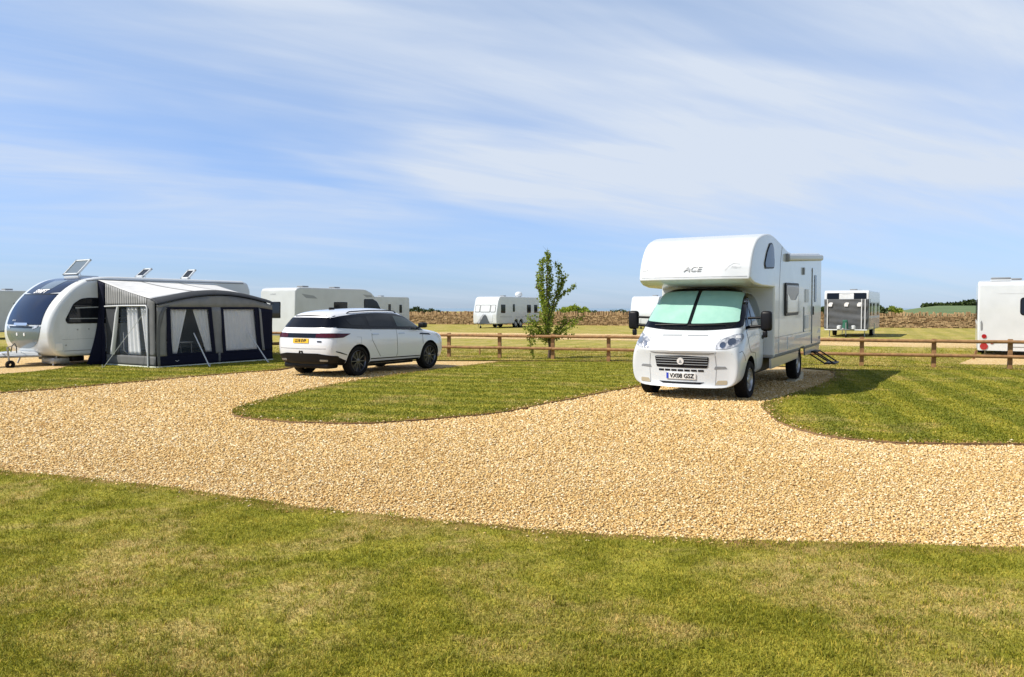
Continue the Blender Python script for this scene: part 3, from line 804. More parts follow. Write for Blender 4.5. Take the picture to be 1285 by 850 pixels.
def young_tree():
    base = at(689, 450.5)
    t = thing('young_tree', 'slim young leafy tree standing just behind the fence, with sparse drooping lower twigs', 'tree', base)
    k = base.y / F                                     # metres per photo pixel here
    def q(px, py, dy=0.0): return Vector(((px - 689) * k, dy, (450.5 - py) * k))
    bm = bmesh.new()
    tube(bm, [q(689, 452), q(690, 436), q(688.5, 420), q(688, 395), q(686, 370), q(686.5, 345), q(687, 322)], [0.055, 0.045, 0.040, 0.032, 0.024, 0.015, 0.005], 8)
    limbs = [  # control points (px, py, depth offset), leaf spread, leaves per metre
        ([(688, 415, 0), (684, 390, -.1), (680, 360, -.15), (679, 338, -.15), (681, 326, -.1)], .11, 300),
        ([(688, 400, 0), (689, 370, .1), (690, 345, .1), (687, 320, .05), (687, 316, .05)], .11, 330),
        ([(688, 410, 0), (694, 385, .1), (700, 362, .15), (703, 345, .2), (701, 334, .2), (697, 330, .2)], .095, 210),
        ([(697, 375, .1), (704, 362, .2), (708, 350, .2), (710, 345, .2)], .06, 190),
        ([(694, 388, .1), (703, 372, .1), (712, 365, 0), (719, 362, 0), (722, 357, 0)], .05, 170),
        ([(688, 405, 0), (682, 385, .1), (676, 358, .15), (675, 342, .1)], .06, 140),
        ([(686, 380, 0), (678, 366, -.1), (673, 362, -.1), (673, 357, 0)], .05, 60),
        ([(688, 425, 0), (676, 412, -.2), (668, 403, -.3), (664, 398, -.3)], .12, 250),
        ([(688, 428, 0), (678, 420, -.3), (666, 414, -.5), (659, 411, -.6)], .12, 260),
        ([(667, 413, -.4), (664, 422, -.5), (666, 436, -.5), (669, 449, -.5)], .05, 95),
        ([(688, 430, 0), (677, 424, .2), (668, 420, .3), (671, 432, .3)], .08, 120),
        ([(689, 428, 0), (699, 416, .2), (708, 405, .3), (712, 398, .3)], .13, 260),
        ([(689, 430, 0), (700, 420, -.2), (713, 410, -.4), (722, 402, -.5)], .11, 170),
        ([(690, 432, 0), (697, 424, -.2), (709, 421, -.3), (719, 422, -.3)], .08, 130),
        ([(703, 412, .1), (716, 404, .2), (728, 400, .3), (733, 396, .3)], .09, 120),
        ([(689, 424, 0), (690, 410, .3), (692, 396, .4), (694, 386, .4)], .12, 260),
        ([(688, 424, 0), (684, 408, -.3), (681, 393, -.4), (683, 380, -.4)], .12, 290)]
    pts = []
    for cps, spread, dens in limbs:
        c = [q(*p) for p in cps]; sp = []
        for i in range(len(c) - 1):
            a = c[max(0, i - 1)]; b = c[i]; d = c[i + 1]; e = c[min(len(c) - 1, i + 2)]
            for s in range(5):
                u = s / 5; sp.append(0.5 * ((2 * b) + (d - a) * u + (2 * a - 5 * b + 4 * d - e) * u * u + (3 * b - a - 3 * d + e) * u ** 3))
        sp.append(c[-1]); nS = len(sp)
        tube(bm, sp, [0.018 * (1 - i / nS) + 0.003 for i in range(nS)], 5)
        for i in range(nS - 1):
            seg = (sp[i + 1] - sp[i]).length; u0 = i / nS
            for _ in range(int(seg * dens * 1.4 * (0.35 if u0 < 0.15 else 1.0))):
                p = sp[i].lerp(sp[i + 1], random.random())
                clump = 0.6 + 0.8 * abs(noise.noise(p * 4.0))
                pts.append(tuple(p + Vector((random.gauss(0, spread), random.gauss(0, spread * 1.3), random.gauss(0, spread))) * clump * 0.62))
            if random.random() < 0.7:
                e = sp[i] + Vector((random.gauss(0, spread), random.gauss(0, spread), abs(random.gauss(0.05, spread))))
                tube(bm, [sp[i], e], [0.005, 0.002], 4)
    part('trunk', bm, M['bark'], t, 60)
    leaves('crown', pts, 0.074, M['leaf'], t)
young_tree()

def bush(name, label, px0, px1, py_top, d, base_z=0.0, m=None, group=None, lob=3, cat='bush', leaf=None):
    x0 = (px0 - CX) / F * d; x1 = (px1 - CX) / F * d; top = CH - (py_top - HZ) * d / F
    t = thing(name, label, cat, ((x0 + x1) / 2, d, base_z), 0, group)
    w = x1 - x0; h = top - base_z; pts = []; cl = []
    nl = max(lob, int(w / max(h, .5) * 2.2))
    for i in range(nl):
        u = (i + 0.5) / nl
        hh = h * (0.72 + 0.28 * math.sin(math.pi * u)) * random.uniform(0.88, 1.0) * 0.62
        cl.append((-w / 2 + w * u, random.uniform(-.2, .2) * h, hh * .85, w / nl * 0.75, h * .5, hh * .62))
    n = int(14000 if w > 25 else 4000 if w > 10 else 1900)
    for _ in range(n):
        c = random.choice(cl); v = Vector((random.gauss(0, 1), random.gauss(0, 1), random.gauss(0, 1))).normalized() * random.uniform(0.7, 1.0)
        p = (c[0] + v.x * c[3], c[1] + v.y * c[4], max(0.03, c[2] + v.z * c[5]))
        pts.append(p)
    bm = bmesh.new()
    tube(bm, [(0, 0, -.1), (0, 0, h * .55)], [h * .05, h * .02], 5)
    part('stem', bm, M['bark'], t)
    leaves('foliage', pts, leaf or max(0.16, h * 0.13), m or M['hedge'], t)
bush('bush', 'rounded dark green bush beyond the wall just right of the young tree', 703, 738, 378.5, 79, 0, M['leaf'])
bush('bush', 'small dark bush on the skyline right of the rounded bush', 735, 756, 387.5, 95)
bush('hedge', 'low dark hedge on the skyline left of the white camper', 757, 797, 386.5, 110, 0, None, None, 6, 'hedge')
bush('bush', 'dark green bush above the wall at the left, next to the pale grey caravan end', 510, 534, 383.5, 120)
bush('bush', 'low dark bush above the wall left of the caravan with a satellite dome', 530, 553, 385.6, 130)
bush('bush', 'dark green bush on the skyline right of the caravan with the grey front cover', 1096, 1113, 381.5, 100)
bush('bush', 'broad low green bush on the field edge between the covered caravan and the sea', 1108, 1132, 382.5, 118, 0, M['leaf'])
bush('bush', 'dark bush glimpsed between the white camper and the covered caravan', 1026, 1040, 380.5, 90)
bush('hedge', 'long dark hedge crossing the rise above the crop field on the right', 1160, 1330, 379.5, 230, 1.5, None, None, 22, 'hedge', 0.8)
bush('tree', 'distant rounded dark trees standing above the long hedge at the right', 1205, 1262, 374.5, 242, 1.5, None, None, 5, 'trees', 0.8)

# ------------------------------------------------------------------ caravans
def arc_notch(cx, r, z0, h, n=10):
    """points of a wheel opening in the lower edge, going forward"""
    out = [(cx - r, z0)]
    for k in range(1, n): 
        a = math.pi * (1 - k / n); out.append((cx + r * math.cos(a), z0 + h * math.sin(a)))
    out.append((cx + r, z0)); return out

def window(parent, bvh, plane, poly_or_rect, m=None, frame=True, r=0.07, name='window', inset=0.035, off=0.012):
    if len(poly_or_rect) == 4 and not isinstance(poly_or_rect[0], tuple):
        a0, b0, a1, b1 = poly_or_rect
        fr = conform(name, rrect(a0, b0, a1, b1, r), bvh, plane, M['black'], parent, off, 0.2)
        conform('pane', rrect(a0 + inset, b0 + inset, a1 - inset, b1 - inset, max(0.01, r - inset * .5)), bvh, plane, m or M['smoke'], fr, off + 0.008, 0.2)
        return fr
    pts = roundpoly(poly_or_rect, r)
    fr = conform(name, pts, bvh, plane, M['black'], parent, off, 0.2)
    cx = sum(p[0] for p in pts) / len(pts); cy = sum(p[1] for p in pts) / len(pts)
    sx = max(abs(p[0] - cx) for p in pts); sy = max(abs(p[1] - cy) for p in pts)
    conform('pane', [(cx + (p[0] - cx) * (1 - inset / sx), cy + (p[1] - cy) * (1 - inset / sy)) for p in pts], bvh, plane, m or M['smoke'], fr, off + 0.008, 0.2)
    return fr
def strip(name, pts, w, bvh, plane, m, parent, off=0.004):
    """thin line along a polyline on the body (panel joint, trim, stripe)"""
    P = [Vector(p) for p in pts]; up = []; dn = []
    for i, p in enumerate(P):
        t = (P[min(i + 1, len(P) - 1)] - P[max(i - 1, 0)]).normalized(); nn = Vector((-t.y, t.x)) * w / 2
        up.append(tuple(p + nn)); dn.append(tuple(p - nn))
    return conform(name, up + dn[::-1], bvh, plane, m, parent, off, 0.15)

def running_gear(t, xs, W_, z0, wr=0.32, hitch=None, jockey=True, legs=None):
    for x in xs:
        for s in (-1, 1): wheel(t, x, s * (W_ / 2 - 0.16), wr, wr, 0.19, M['tyre'], M['rim'], s, 8, 0.62, 'steel')
    if hitch:
        x0, x1 = hitch
        bm = bmesh.new()
        for s in (-1, 1): tube(bm, [(x0 - .3, s * .62, z0 + .02), (x1 - .35, s * .06, z0 + .03)], 0.035, 6)
        tube(bm, [(x1 - .45, 0, z0 + .04), (x1, 0, z0 + .06)], 0.04, 8)
        box(bm, x1 - .16, x1 + .05, -.06, .06, z0 + .03, z0 + .14, 0.02)
        part('hitch_frame', bm, M['steel'], t, 40)
        if jockey:
            bm = bmesh.new(); jx = x1 - .42
            tube(bm, [(jx, .1, .12), (jx, .1, z0 + .42)], 0.025, 8); tube(bm, [(jx, .1, z0 + .42), (jx - .14, .1, z0 + .46)], 0.012, 6)
            o = part('jockey_wheel', bm, M['steel'], t, 50)
            bm = bmesh.new(); lathe_y(bm, [(0.03, -.03), (0.1, -.035), (.11, -.02), (.11, .02), (.1, .035), (.03, .03)], 20, (jx - .04, .1, .11)); part('tyre', bm, M['tyre'], o, 40)
    for (x, y) in (legs or []):
        bm = bmesh.new(); tube(bm, [(x, y, z0 + .03), (x + .12, y, .06)], 0.022, 6); box(bm, x + .05, x + .19, y - .07, y + .07, 0.0, .035, .005)
        part('corner_steady', bm, M['steel'], t, 40)

def rooflight(t, x, y, z, s=0.4, tilt=0.0, h=0.06, name='rooflight'):
    bm = bmesh.new(); box(bm, x - s / 2, x + s / 2, y - s / 2, y + s / 2, z - .01, z + .045, .015); o = part(name, bm, M['white2'], t, 40)
    bm = bmesh.new()
    Mx = Matrix.Translation((x - s / 2, y, z + .05)) @ Matrix.Rotation(-tilt, 4, 'Y')
    box(bm, 0, s, -s / 2 + .02, s / 2 - .02, 0, h, .02, Mx); part('dome', bm, M['smoke'] if tilt else M['grey_pl'], o, 40)
    return o

def far_caravan(label, loc, rotz, L, H=2.6, z0=0.38, W_=2.28, cat='caravan', front=None, name='caravan', nose='slope', windows_front=True, group=None, side_windows=((0.6, 1.5), (-1.9, -1.2), (-2.9, -2.3)), both=True, cover=False, door=None, bodym='white2', axles=(0.0,), frontwin='triple', stripe_z=1.15, rear='plain'):
    t = thing(name, label, cat, loc, rotz, group)
    h = L / 2; ax = list(axles)
    lo = [(-h + .04, z0)]
    for a in sorted(ax): lo += arc_notch(a, .36, z0, .36)
    if nose == 'slope': fr = [(h - .12, z0), (h - .03, z0 + .12), (h, 1.05), (h - .08, 1.45), (h - .28, 2.15), (h - .40, H - .2), (h - .55, H - .06), (h - .8, H)]
    elif nose == 'curve': fr = [(h - .1, z0), (h, z0 + .2), (h - .02, 1.2), (h - .22, 1.7), (h - .55, 2.15), (h - .95, 2.45), (h - 1.4, H - .02), (h - 1.7, H)]
    else: fr = [(h - .06, z0), (h, z0 + .1), (h - .02, H - .22), (h - .07, H - .07), (h - .2, H)]
    prof = lo + fr + [(-h + .35, H), (-h + .14, H - .06), (-h + .04, H - .2), (-h, 1.4)]
    body = prism_body('body', prof, W_, 0.07, M[bodym], t); bpy.context.view_layer.update()
    dg = bpy.context.evaluated_depsgraph_get(); bv = bvh_of(body)
    w2 = W_ / 2
    for pl in ('left', 'right'):
        for (a, b) in side_windows: window(t, bv, pl, (min(a, b), 1.25, max(a, b), 1.95), None, True, .06)
        strip('trim', [(-h + .1, stripe_z), (0, stripe_z), (h - .15, stripe_z)], .10, bv, pl, M['decal_l'], t, .003)
        strip('side_rail', [(-h + .1, z0 + .05), (-max(ax, default=0) - .5, z0 + .05)], .06, bv, pl, M['grey_pl'], t, .006)
    if door:
        fr_ = conform('door', rrect(door[0], z0 + .12, door[0] + .62, 2.3, .05), bv, door[1], M[bodym], t, .012, .25)
        conform('window', rrect(door[0] + .14, 1.35, door[0] + .48, 2.0, .05), bv, door[1], M['smoke'], fr_, .02, .2)
    if frontwin == 'triple':
        for (a, b) in ((-.98, -.52), (-.47, .47), (.52, .98)): window(t, bv, 'front', (a, 1.32, b, 1.92), M['white'] if front == 'pale' else None, True, .06)
        conform('locker_lid', rrect(-.75, z0 + .18, .75, 1.15, .1), bv, 'front', M[bodym], t, .014, .3)
    elif frontwin == 'wide':
        window(t, bv, 'front', (-.95, 1.25, .95, 1.95), None, True, .1)
    # rear end
    if rear == 'window':
        window(t, bv, 'rear', (-.2, 1.2, .45, 1.95), None, True, .06)
    else:
        window(t, bv, 'rear', (-.7, 1.25, .7, 1.9), None, True, .08)
    for s in (-1, 1):
        conform('tail_lamp', rrect(s * (w2 - .2) - .06, z0 + .1, s * (w2 - .2) + .06, z0 + .42, .04), bv, 'rear', M['red'], t, .016, .1)
        conform('indicator', rrect(s * (w2 - .2) - .06, z0 + .46, s * (w2 - .2) + .06, z0 + .58, .03), bv, 'rear', M['amber'], t, .016, .1)
    conform('bumper_trim', rrect(-w2 + .1, z0 + .01, w2 - .1, z0 + .09, .02), bv, 'rear', M['grey_pl'], t, .02, .3)
    for x in (-h * .45, h * .25): rooflight(t, x, 0.1, H, .42)
    running_gear(t, ax, W_, z0, .32, (h, h + 1.25), True, [(h - .5, w2 - .25), (h - .5, -w2 + .25), (-h + .4, w2 - .25), (-h + .4, -w2 + .25)])
    return t, bv, body
U = Vector((math.sin(R(30)), math.cos(R(30)), 0)); Lf = Vector((math.cos(R(30)), -math.sin(R(30)), 0))
AWAY, TOWARD = R(60), R(-120)
# caravan behind the car: rear end lit, nose away
c0 = Vector((-9.9, 36.0, 0)); L2 = 6.3
t2, bv2, b2 = far_caravan('white caravan with a domed front window parked behind the white car', c0 + U * L2 / 2 - Lf * 1.14, AWAY, L2, 2.62, .38, 2.28,
    nose='curve', rear='window', side_windows=((-.6, .35),), frontwin='wide', door=(-2.6, 'left'), axles=(0,))
window(t2, bv2, 'right', [(1.6, 1.35), (3.0, 1.35), (2.9, 1.62), (2.62, 1.98), (2.3, 2.12), (1.6, 2.12)], None, True, .08)
conform('decal', roundpoly([(-2.75, 2.32), (-1.95, 2.24), (-1.7, 2.1), (-2.45, 2.12)], .05), bv2, 'right', M['decal'], t2, .004, .2)
conform('decal', roundpoly([(1.5, 2.35), (2.4, 2.3), (2.75, 2.08), (2.45, 2.22), (1.8, 2.2)], .05), bv2, 'right', M['decal'], t2, .004, .2)
lettering('badge', 'LUNAR', .09, .3, 2.3, bv2, 'rear', M['decal'], t2, .006, .2, 1.3)
# pale one behind it
c0 = Vector((-8.95, 69.0, 0)); L3 = 6.4
far_caravan('pale grey caravan end showing just right of the caravan behind the car', c0 - U * L3 / 2 - Lf * 1.14, AWAY, L3, 2.62, nose='box', side_windows=((1.75, 2.1), (-2, -1.2)), door=(.1, 'right'))
# far left behind the near caravan
c0 = Vector((-25.6, 44.0, 0)); L0 = 6.8
far_caravan('grey side of a caravan cut by the left picture edge, behind the dark-fronted caravan', c0 - U * L0 / 2 - Lf * 1.14, TOWARD, L0, 2.6, nose='slope', side_windows=((-2.4, -1.3), (0.3, 1.2)))
# mid field caravan with dome
c0 = Vector((-1.25, 64.0, 0)); L4 = 7.4
t4, bv4, b4 = far_caravan('twin axle white caravan with satellite dome in the field behind the fence', c0 + U * L4 / 2 - Lf * 1.14, TOWARD, L4, 2.62, .36,
    side_windows=((2.3, 3.0), (-2.1, -1.4), (-3.3, -2.7)), axles=(-.42, .42), door=(.6, 'left'), bodym='white', front='pale')
strip('trim', [(-3.4, .95), (0, .9), (3.2, .95)], .05, bv4, 'left', M['decal'], t4, .004)
bm = bmesh.new(); tube(bm, [(-1.6, 0.2, 2.6), (-1.6, .2, 2.68)], .12, 12)
bmesh.ops.create_uvsphere(bm, u_segments=20, v_segments=12, radius=.33, matrix=Matrix.Translation((-1.6, .2, 2.86)) @ Matrix.Diagonal((1, 1, .75, 1)))
part('satellite_dome', bm, M['white'], t4, 60)
bm = bmesh.new(); v = [bm.verts.new(p) for p in [(3.75, -.45, .38), (3.75, .45, .38), (4.75, .12, .42), (4.75, -.12, .42), (3.78, -.12, 1.15), (3.78, .12, 1.15), (4.1, .1, 1.0), (4.1, -.1, 1.0)]]
for f in ((0, 1, 2, 3), (4, 5, 6, 7), (0, 4, 7, 3), (1, 2, 6, 5), (2, 3, 7, 6), (0, 1, 5, 4)): bm.faces.new([v[i] for i in f])
bmesh.ops.recalc_face_normals(bm, faces=bm.faces[:])
part('hitch_cover', bm, M['grey_pl'], t4)
# glimpsed behind the camper
c0 = Vector((9.45, 63.2, 0)); L7 = 6.6
far_caravan('cream fronted caravan half hidden behind the left side of the white camper', c0 + U * L7 / 2 + Lf * 1.14, TOWARD, L7, 2.62, .36, nose='slope', bodym='white', frontwin='none')
# grey covered front
c0 = Vector((19.75, 43.7, 0)); L5 = 6.2
t5, bv5, b5 = far_caravan('white caravan with grey protective cover strapped over its front, left of the sea gap', c0 + U * L5 / 2 - Lf * 1.14, TOWARD, L5, 2.66, .42, 2.34,
    nose='box', frontwin='none', side_windows=((1.9, 2.5), (.2, 1.0), (-2.2, -1.4)), bodym='white')
cov = mat('cover_cloth', (0.065, 0.072, 0.08), 0.8, noise=(3.0, (0.09, 0.095, 0.10), 0.8))
conform('front_window_band', rrect(-1.03, 2.12, 1.03, 2.5, .05), bv5, 'front', M['gloss_black'], t5, .012, .2)
conform('front_panel', rrect(-.38, 2.13, .38, 2.48, .03), bv5, 'front', M['white'], t5, .022, .2)
def cover_cloth():
    bm = bmesh.new(); nx, nz = 36, 30; g = []
    for i in range(nx + 1):
        row = []
        for j in range(nz + 1):
            u = i / nx; w = j / nz; y = -1.16 + 2.32 * u; z = .50 + 1.66 * w
            rip = 0.022 * math.sin(14 * w + 3.0 * math.sin(3.1 * u) + 2 * u) + 0.012 * math.sin(29 * w + 5 * u) 
            row.append(bm.verts.new((L5 / 2 + .05 + rip - .05 * max(0, abs(u - .5) - .46) * 20, y, z)))
        g.append(row)
    for i in range(nx):
        for j in range(nz): bm.faces.new((g[i][j], g[i + 1][j], g[i + 1][j + 1], g[i][j + 1]))
    for j in range(nz):
        a = bm.verts.new((L5 / 2 - .6, 1.175, g[nx][j].co.z)); b = bm.verts.new((L5 / 2 - .6, 1.175, g[nx][j + 1].co.z)); bm.faces.new((g[nx][j], a, b, g[nx][j + 1]))
    o = part('front_cover', bm, cov, t5, 70); so = o.modifiers.new('s', 'SOLIDIFY'); so.thickness = .006
    for y in (-.98, .80, .98):
        bm = bmesh.new(); box(bm, L5 / 2 + .075, L5 / 2 + .095, y - .025, y + .025, .5, 2.16); part('strap', bm, M['decal_l'], o)
    for y in (-.84, 0, .66):
        bm = bmesh.new(); box(bm, L5 / 2 + .076, L5 / 2 + .098, y - .10, y + .10, 1.75, 1.93, .03)
        box(bm, L5 / 2 + .076, L5 / 2 + .10, y - .04, y + .14, 1.86, 1.97, .02); part('reflector_patch', bm, M['decal_w'], o)
cover_cloth()
bm = bmesh.new(); box(bm, L5 / 2 + .02, L5 / 2 + .12, -1.1, 1.1, .40, .47, .02); part('front_rail', bm, M['white'], t5)
bm = bmesh.new(); tube(bm, [(L5 / 2 + .62, .04, .5), (L5 / 2 + .62, .04, .9)], [.17, .13], 14); box(bm, L5 / 2 + .52, L5 / 2 + .74, -.1, .16, .85, 1.0, .04)
part('hitch_cover', bm, mat('green_cover', (0.01, 0.10, 0.06), .6), t5, 40)
for y in (-.3, .42):
    bm = bmesh.new(); tube(bm, [(L5 / 2 + .4, y, .5), (L5 / 2 + .4, y, .66), (L5 / 2 + .4, y, .7)], [.13, .13, .06], 14); part('gas_bottle', bm, M['white'], t5, 40)
# rear-facing caravan at the right edge
c0 = Vector((15.35, 26.0, 0)); L6 = 6.4
t6, bv6, b6 = far_caravan('tall plain white caravan seen from its rear with round red lamps, at the right edge', c0 + U * L6 / 2 + Lf * 1.2, AWAY, L6, 2.56, .26, 2.4,
    nose='slope', rear='none', bodym='white')
for o in [o for o in t6.children if o.name.split('.')[0] in ('window', 'tail_lamp', 'indicator', 'bumper_trim') and o.data.vertices[0].co.x < -L6 / 2 + .02]:
    for ch in list(o.children): bpy.data.objects.remove(ch)
    bpy.data.objects.remove(o)
def disc(name, y, z, r, m):
    return conform(name, [(y + r * math.cos(a * math.pi / 8), z + r * math.sin(a * math.pi / 8)) for a in range(16)], bv6, 'rear', m, t6, .02, .2)
for s in (1, -1):
    disc('tail_lamp', s * 1.0, .40, .115, M['red']); disc('indicator', s * 1.0, .73, .07, M['red']); disc('fog_lamp', s * .78, .54, .06, M['red'])
    conform('marker_strip', roundpoly([(s * 1.08 - .03, .94), (s * 1.08 + .02, .92), (s * 1.08 + .03, 1.2), (s * 1.08, 1.25), (s * 1.08 - .03, 1.15)], .02), bv6, 'rear', M['grey_pl'], t6, .012, .2)
window(t6, bv6, 'rear', (-.62, 1.42, .02, 2.0), M['smoke'], True, .12)
strip('stripe', [(.65, 2.13), (-.9, 2.13)], .02, bv6, 'rear', M['decal_l'], t6)
fr = conform('number_plate_recess', rrect(-.6, .38, .26, .6, .03), bv6, 'rear', M['grey_pl'], t6, .006, .2)
conform('recess_face', rrect(-.58, .40, .24, .575, .03), bv6, 'rear', M['white'], fr, .010, .2)
rooflight(t6, -2.4, .55, 2.56, .6); rooflight(t6, -2.2, -.55, 2.56, .7)
# ------------------------------------------------------------------ near caravan with dark domed front
TH = 32.0
U1 = Vector((math.sin(R(TH)), math.cos(R(TH)), 0)); V1 = Vector((math.cos(R(TH)), -math.sin(R(TH)), 0))
AB = Vector((-11.9, 22.7, 0))                         # where the awning meets the caravan side, at its front end
t1 = thing('caravan', 'white caravan with tall dark blue curved front panel and open rooflights, awning on its side', 'caravan', AB - V1 * 1.23, R(-90 - TH))
H1 = 2.58
prof = [(-5.35, .42)] + arc_notch(-2.2, .37, .30, .38) + [(1.10, .30), (1.34, .36), (1.50, .55), (1.58, .85), (1.57, 1.15), (1.46, 1.5), (1.26, 1.83), (.98, 2.12), (.65, 2.34), (.28, 2.49), (-.15, 2.56), (-.6, H1), (-5.1, H1), (-5.32, H1 - .08), (-5.42, H1 - .3), (-5.45, 1.4)]
prof = [(x - .04 * ss((x + .2) / 1.3), z) if x > -.2 else (x, z) for x, z in prof]
k0 = 2 + max(i for i, p in enumerate(prof) if p[0] < -1.5 and p[1] == .30 and i < 20) - 1; k1 = prof.index((-.6, H1))
prof = prof[:k0] + smoothpath(prof[k0:k1 + 1], n=3) + prof[k1 + 1:]
body1 = prism_body('body', prof, 2.46, .22, M['white'], t1, 8, [k * .14 for k in range(-6, 7)])
for v in body1.data.vertices:                    # the nose is bowed in plan
    if v.co.x > -.3: v.co.x -= .10 * v.co.y ** 2 * ss((v.co.x + .3) / 1.6)
body1.data.set_sharp_from_angle(angle=R(50))
# finer curve on the nose
bpy.context.view_layer.update(); bv1 = bvh_of(body1)
def fr_half(z):  # half width of the dark front panel at height z
    return 0.90 if z > 1.15 else 0.90 * math.sqrt(max(0, 1 - ((1.15 - z) / .62) ** 2)) ** .62
zs_hi = [1.17 + (2.535 - 1.17) * k / 10 for k in range(11)]
lower = [(fr_half(z), z) for z in [1.15 - .62 * math.sin(R(90) * k / 18) for k in range(19)]]
low_poly = [(-y, z) for y, z in lower] + [(y, z) for y, z in lower[::-1][1:]]
conform('lower_front_panel', low_poly[::-1] if False else low_poly, bv1, 'front', M['slate'], t1, .010, .12)
def top_of(plane_z): return plane_z
conform('front_window', roundpoly([(-.90, 1.19), (.90, 1.19), (.90, 2.02), (-.90, 2.02)], .05), bv1, 'front', M['navy'], t1, .014, .1)
conform('upper_front_panel', roundpoly([(-.05, -.90), (-.05, .90), (.90, .90), (.985, .45), (1.01, 0), (.985, -.45), (.90, -.90)], .04), bv1, 'top', M['navy'], t1, .008, .1)
sk = conform('front_skylight', roundpoly([(.38, -.32), (.38, .42), (.84, .36), (.84, -.26)], .05), bv1, 'top', M['slate'], t1, .013, .1)
lettering('badge', 'SWIFT', .15, -.02, 2.12, bv1, 'front', M['decal_w'], t1, .018, .28, 1.5, .006)
lettering('model_name', 'SPRITE', .055, -.42, 1.30, bv1, 'front', M['decal_l'], t1, .022, .2, 1.4)
strip('panel_gap', [(-.90, 2.035), (.90, 2.035)], .035, bv1, 'front', M['gloss_black'], t1, .018)
conform('grab_rail', rrect(-.30, 1.16, .38, 1.235, .03), bv1, 'front', M['chrome'], t1, .05, .1)
conform('window_seal', rrect(-.6, 1.10, .55, 1.145, .02), bv1, 'front', M['gloss_black'], t1, .022, .1)
for y in (-.16, .22):
    conform('lock', [(y + .035 * math.cos(a), .92 + .045 * math.sin(a)) for a in [k * math.pi / 6 for k in range(12)]], bv1, 'front', M['decal_w'], t1, .02, .1)
for s in (-1, 1):
    conform('front_lamp', roundpoly([(s * .58, 1.06), (s * .78, 1.12), (s * .82, 1.18), (s * .66, 1.15)][::s], .02), bv1, 'front', M['lens'], t1, .02, .1)
window(t1, bv1, 'left', [(-.95, 1.22), (.90, 1.22), (.96, 1.32), (.72, 1.78), (.50, 1.92), (.30, 1.95), (-.95, 1.95)], None, True, .06, inset=.04)
strip('blind_line', [(-.9, 1.72), (.68, 1.66)], .035, bv1, 'left', M['decal'], t1, .022)
strip('blind_line', [(-.9, 1.36), (.84, 1.36)], .025, bv1, 'left', M['decal'], t1, .022)
conform('vent_cover', rrect(1.05, .48, 1.23, .68, .03), bv1, 'left', M['decal_w'], t1, .015, .1)
strip('panel_joint', [(1.0, .46), (-5.2, .50)], .012, bv1, 'left', M['seam'], t1)
strip('panel_joint', [(1.05, .78), (-.6, .80)], .008, bv1, 'left', M['decal'], t1)
for x, z in ((.62, 1.05), (.3, 1.06), (.95, .62)):
    conform('socket', rrect(x - .02, z - .02, x + .02, z + .02, .01), bv1, 'left', M['decal'], t1, .01, .1)
strip('awning_rail', [(.45, 2.42), (-.1, 2.47), (-5.1, 2.49)], .03, bv1, 'left', M['grey_pl'], t1, .012)
def open_light(x, y, s, w, tilt):
    bm = bmesh.new(); box(bm, x - s / 2, x + s / 2, y - w / 2, y + w / 2, H1 - .03, H1 + .04, .012); o = part('rooflight', bm, M['white'], t1, 40)
    Mx = Matrix.Translation((x + s * .5 , y, H1 + .05)) @ Matrix.Rotation(math.pi, 4, 'Z') @ Matrix.Rotation(-tilt, 4, 'Y')
    bm = bmesh.new()
    for a in ((0, s, -w / 2, -w / 2 + .05), (0, s, w / 2 - .05, w / 2), (0, .05, -w / 2, w / 2), (s - .05, s, -w / 2, w / 2)): box(bm, *a, 0, .04, .008, Mx)
    part('frame', bm, M['white'], o, 40)
    bm = bmesh.new(); box(bm, .052, s - .052, -w / 2 + .052, w / 2 - .052, .01, .03, 0, Mx); part('pane', bm, M['smoke'] if s < .5 else M['slate'], o)
    bm = bmesh.new()
    tube(bm, [(x - s * .3, y - w * .4, H1 + .04), tuple(Mx @ Vector((s * .75, w * .4, 0)))], .008, 5)
    part('stay', bm, M['steel'], o)
open_light(-.35, -.25, .62, .78, R(48)); open_light(-2.35, -.1, .42, .42, R(40)); open_light(-4.0, -.1, .42, .42, R(46))
running_gear(t1, (-2.2,), 2.34, .30, .33, (1.6, 2.95), False, [(1.05, .95), (1.05, -.95), (-5.0, .95), (-5.0, -.95)])
bm = bmesh.new()   # moulded fairing over the drawbar
v0 = [(1.35, .62, .31), (1.35, -.62, .31), (2.75, -.10, .33), (2.75, .10, .33)]; v1_ = [(1.3, .5, .45), (1.3, -.5, .45), (2.55, -.09, .43), (2.55, .09, .43)]
vv = [bm.verts.new(p) for p in v0 + v1_]
for f in ((0, 1, 2, 3), (4, 7, 6, 5), (0, 4, 5, 1), (1, 5, 6, 2), (2, 6, 7, 3), (3, 7, 4, 0)): bm.faces.new([vv[i] for i in f])
bmesh.ops.recalc_face_normals(bm, faces=bm.faces[:]); bmesh.ops.bevel(bm, geom=bm.edges[:], offset=.035, segments=3, affect='EDGES')
part('drawbar_fairing', bm, M['white'], t1, 40)
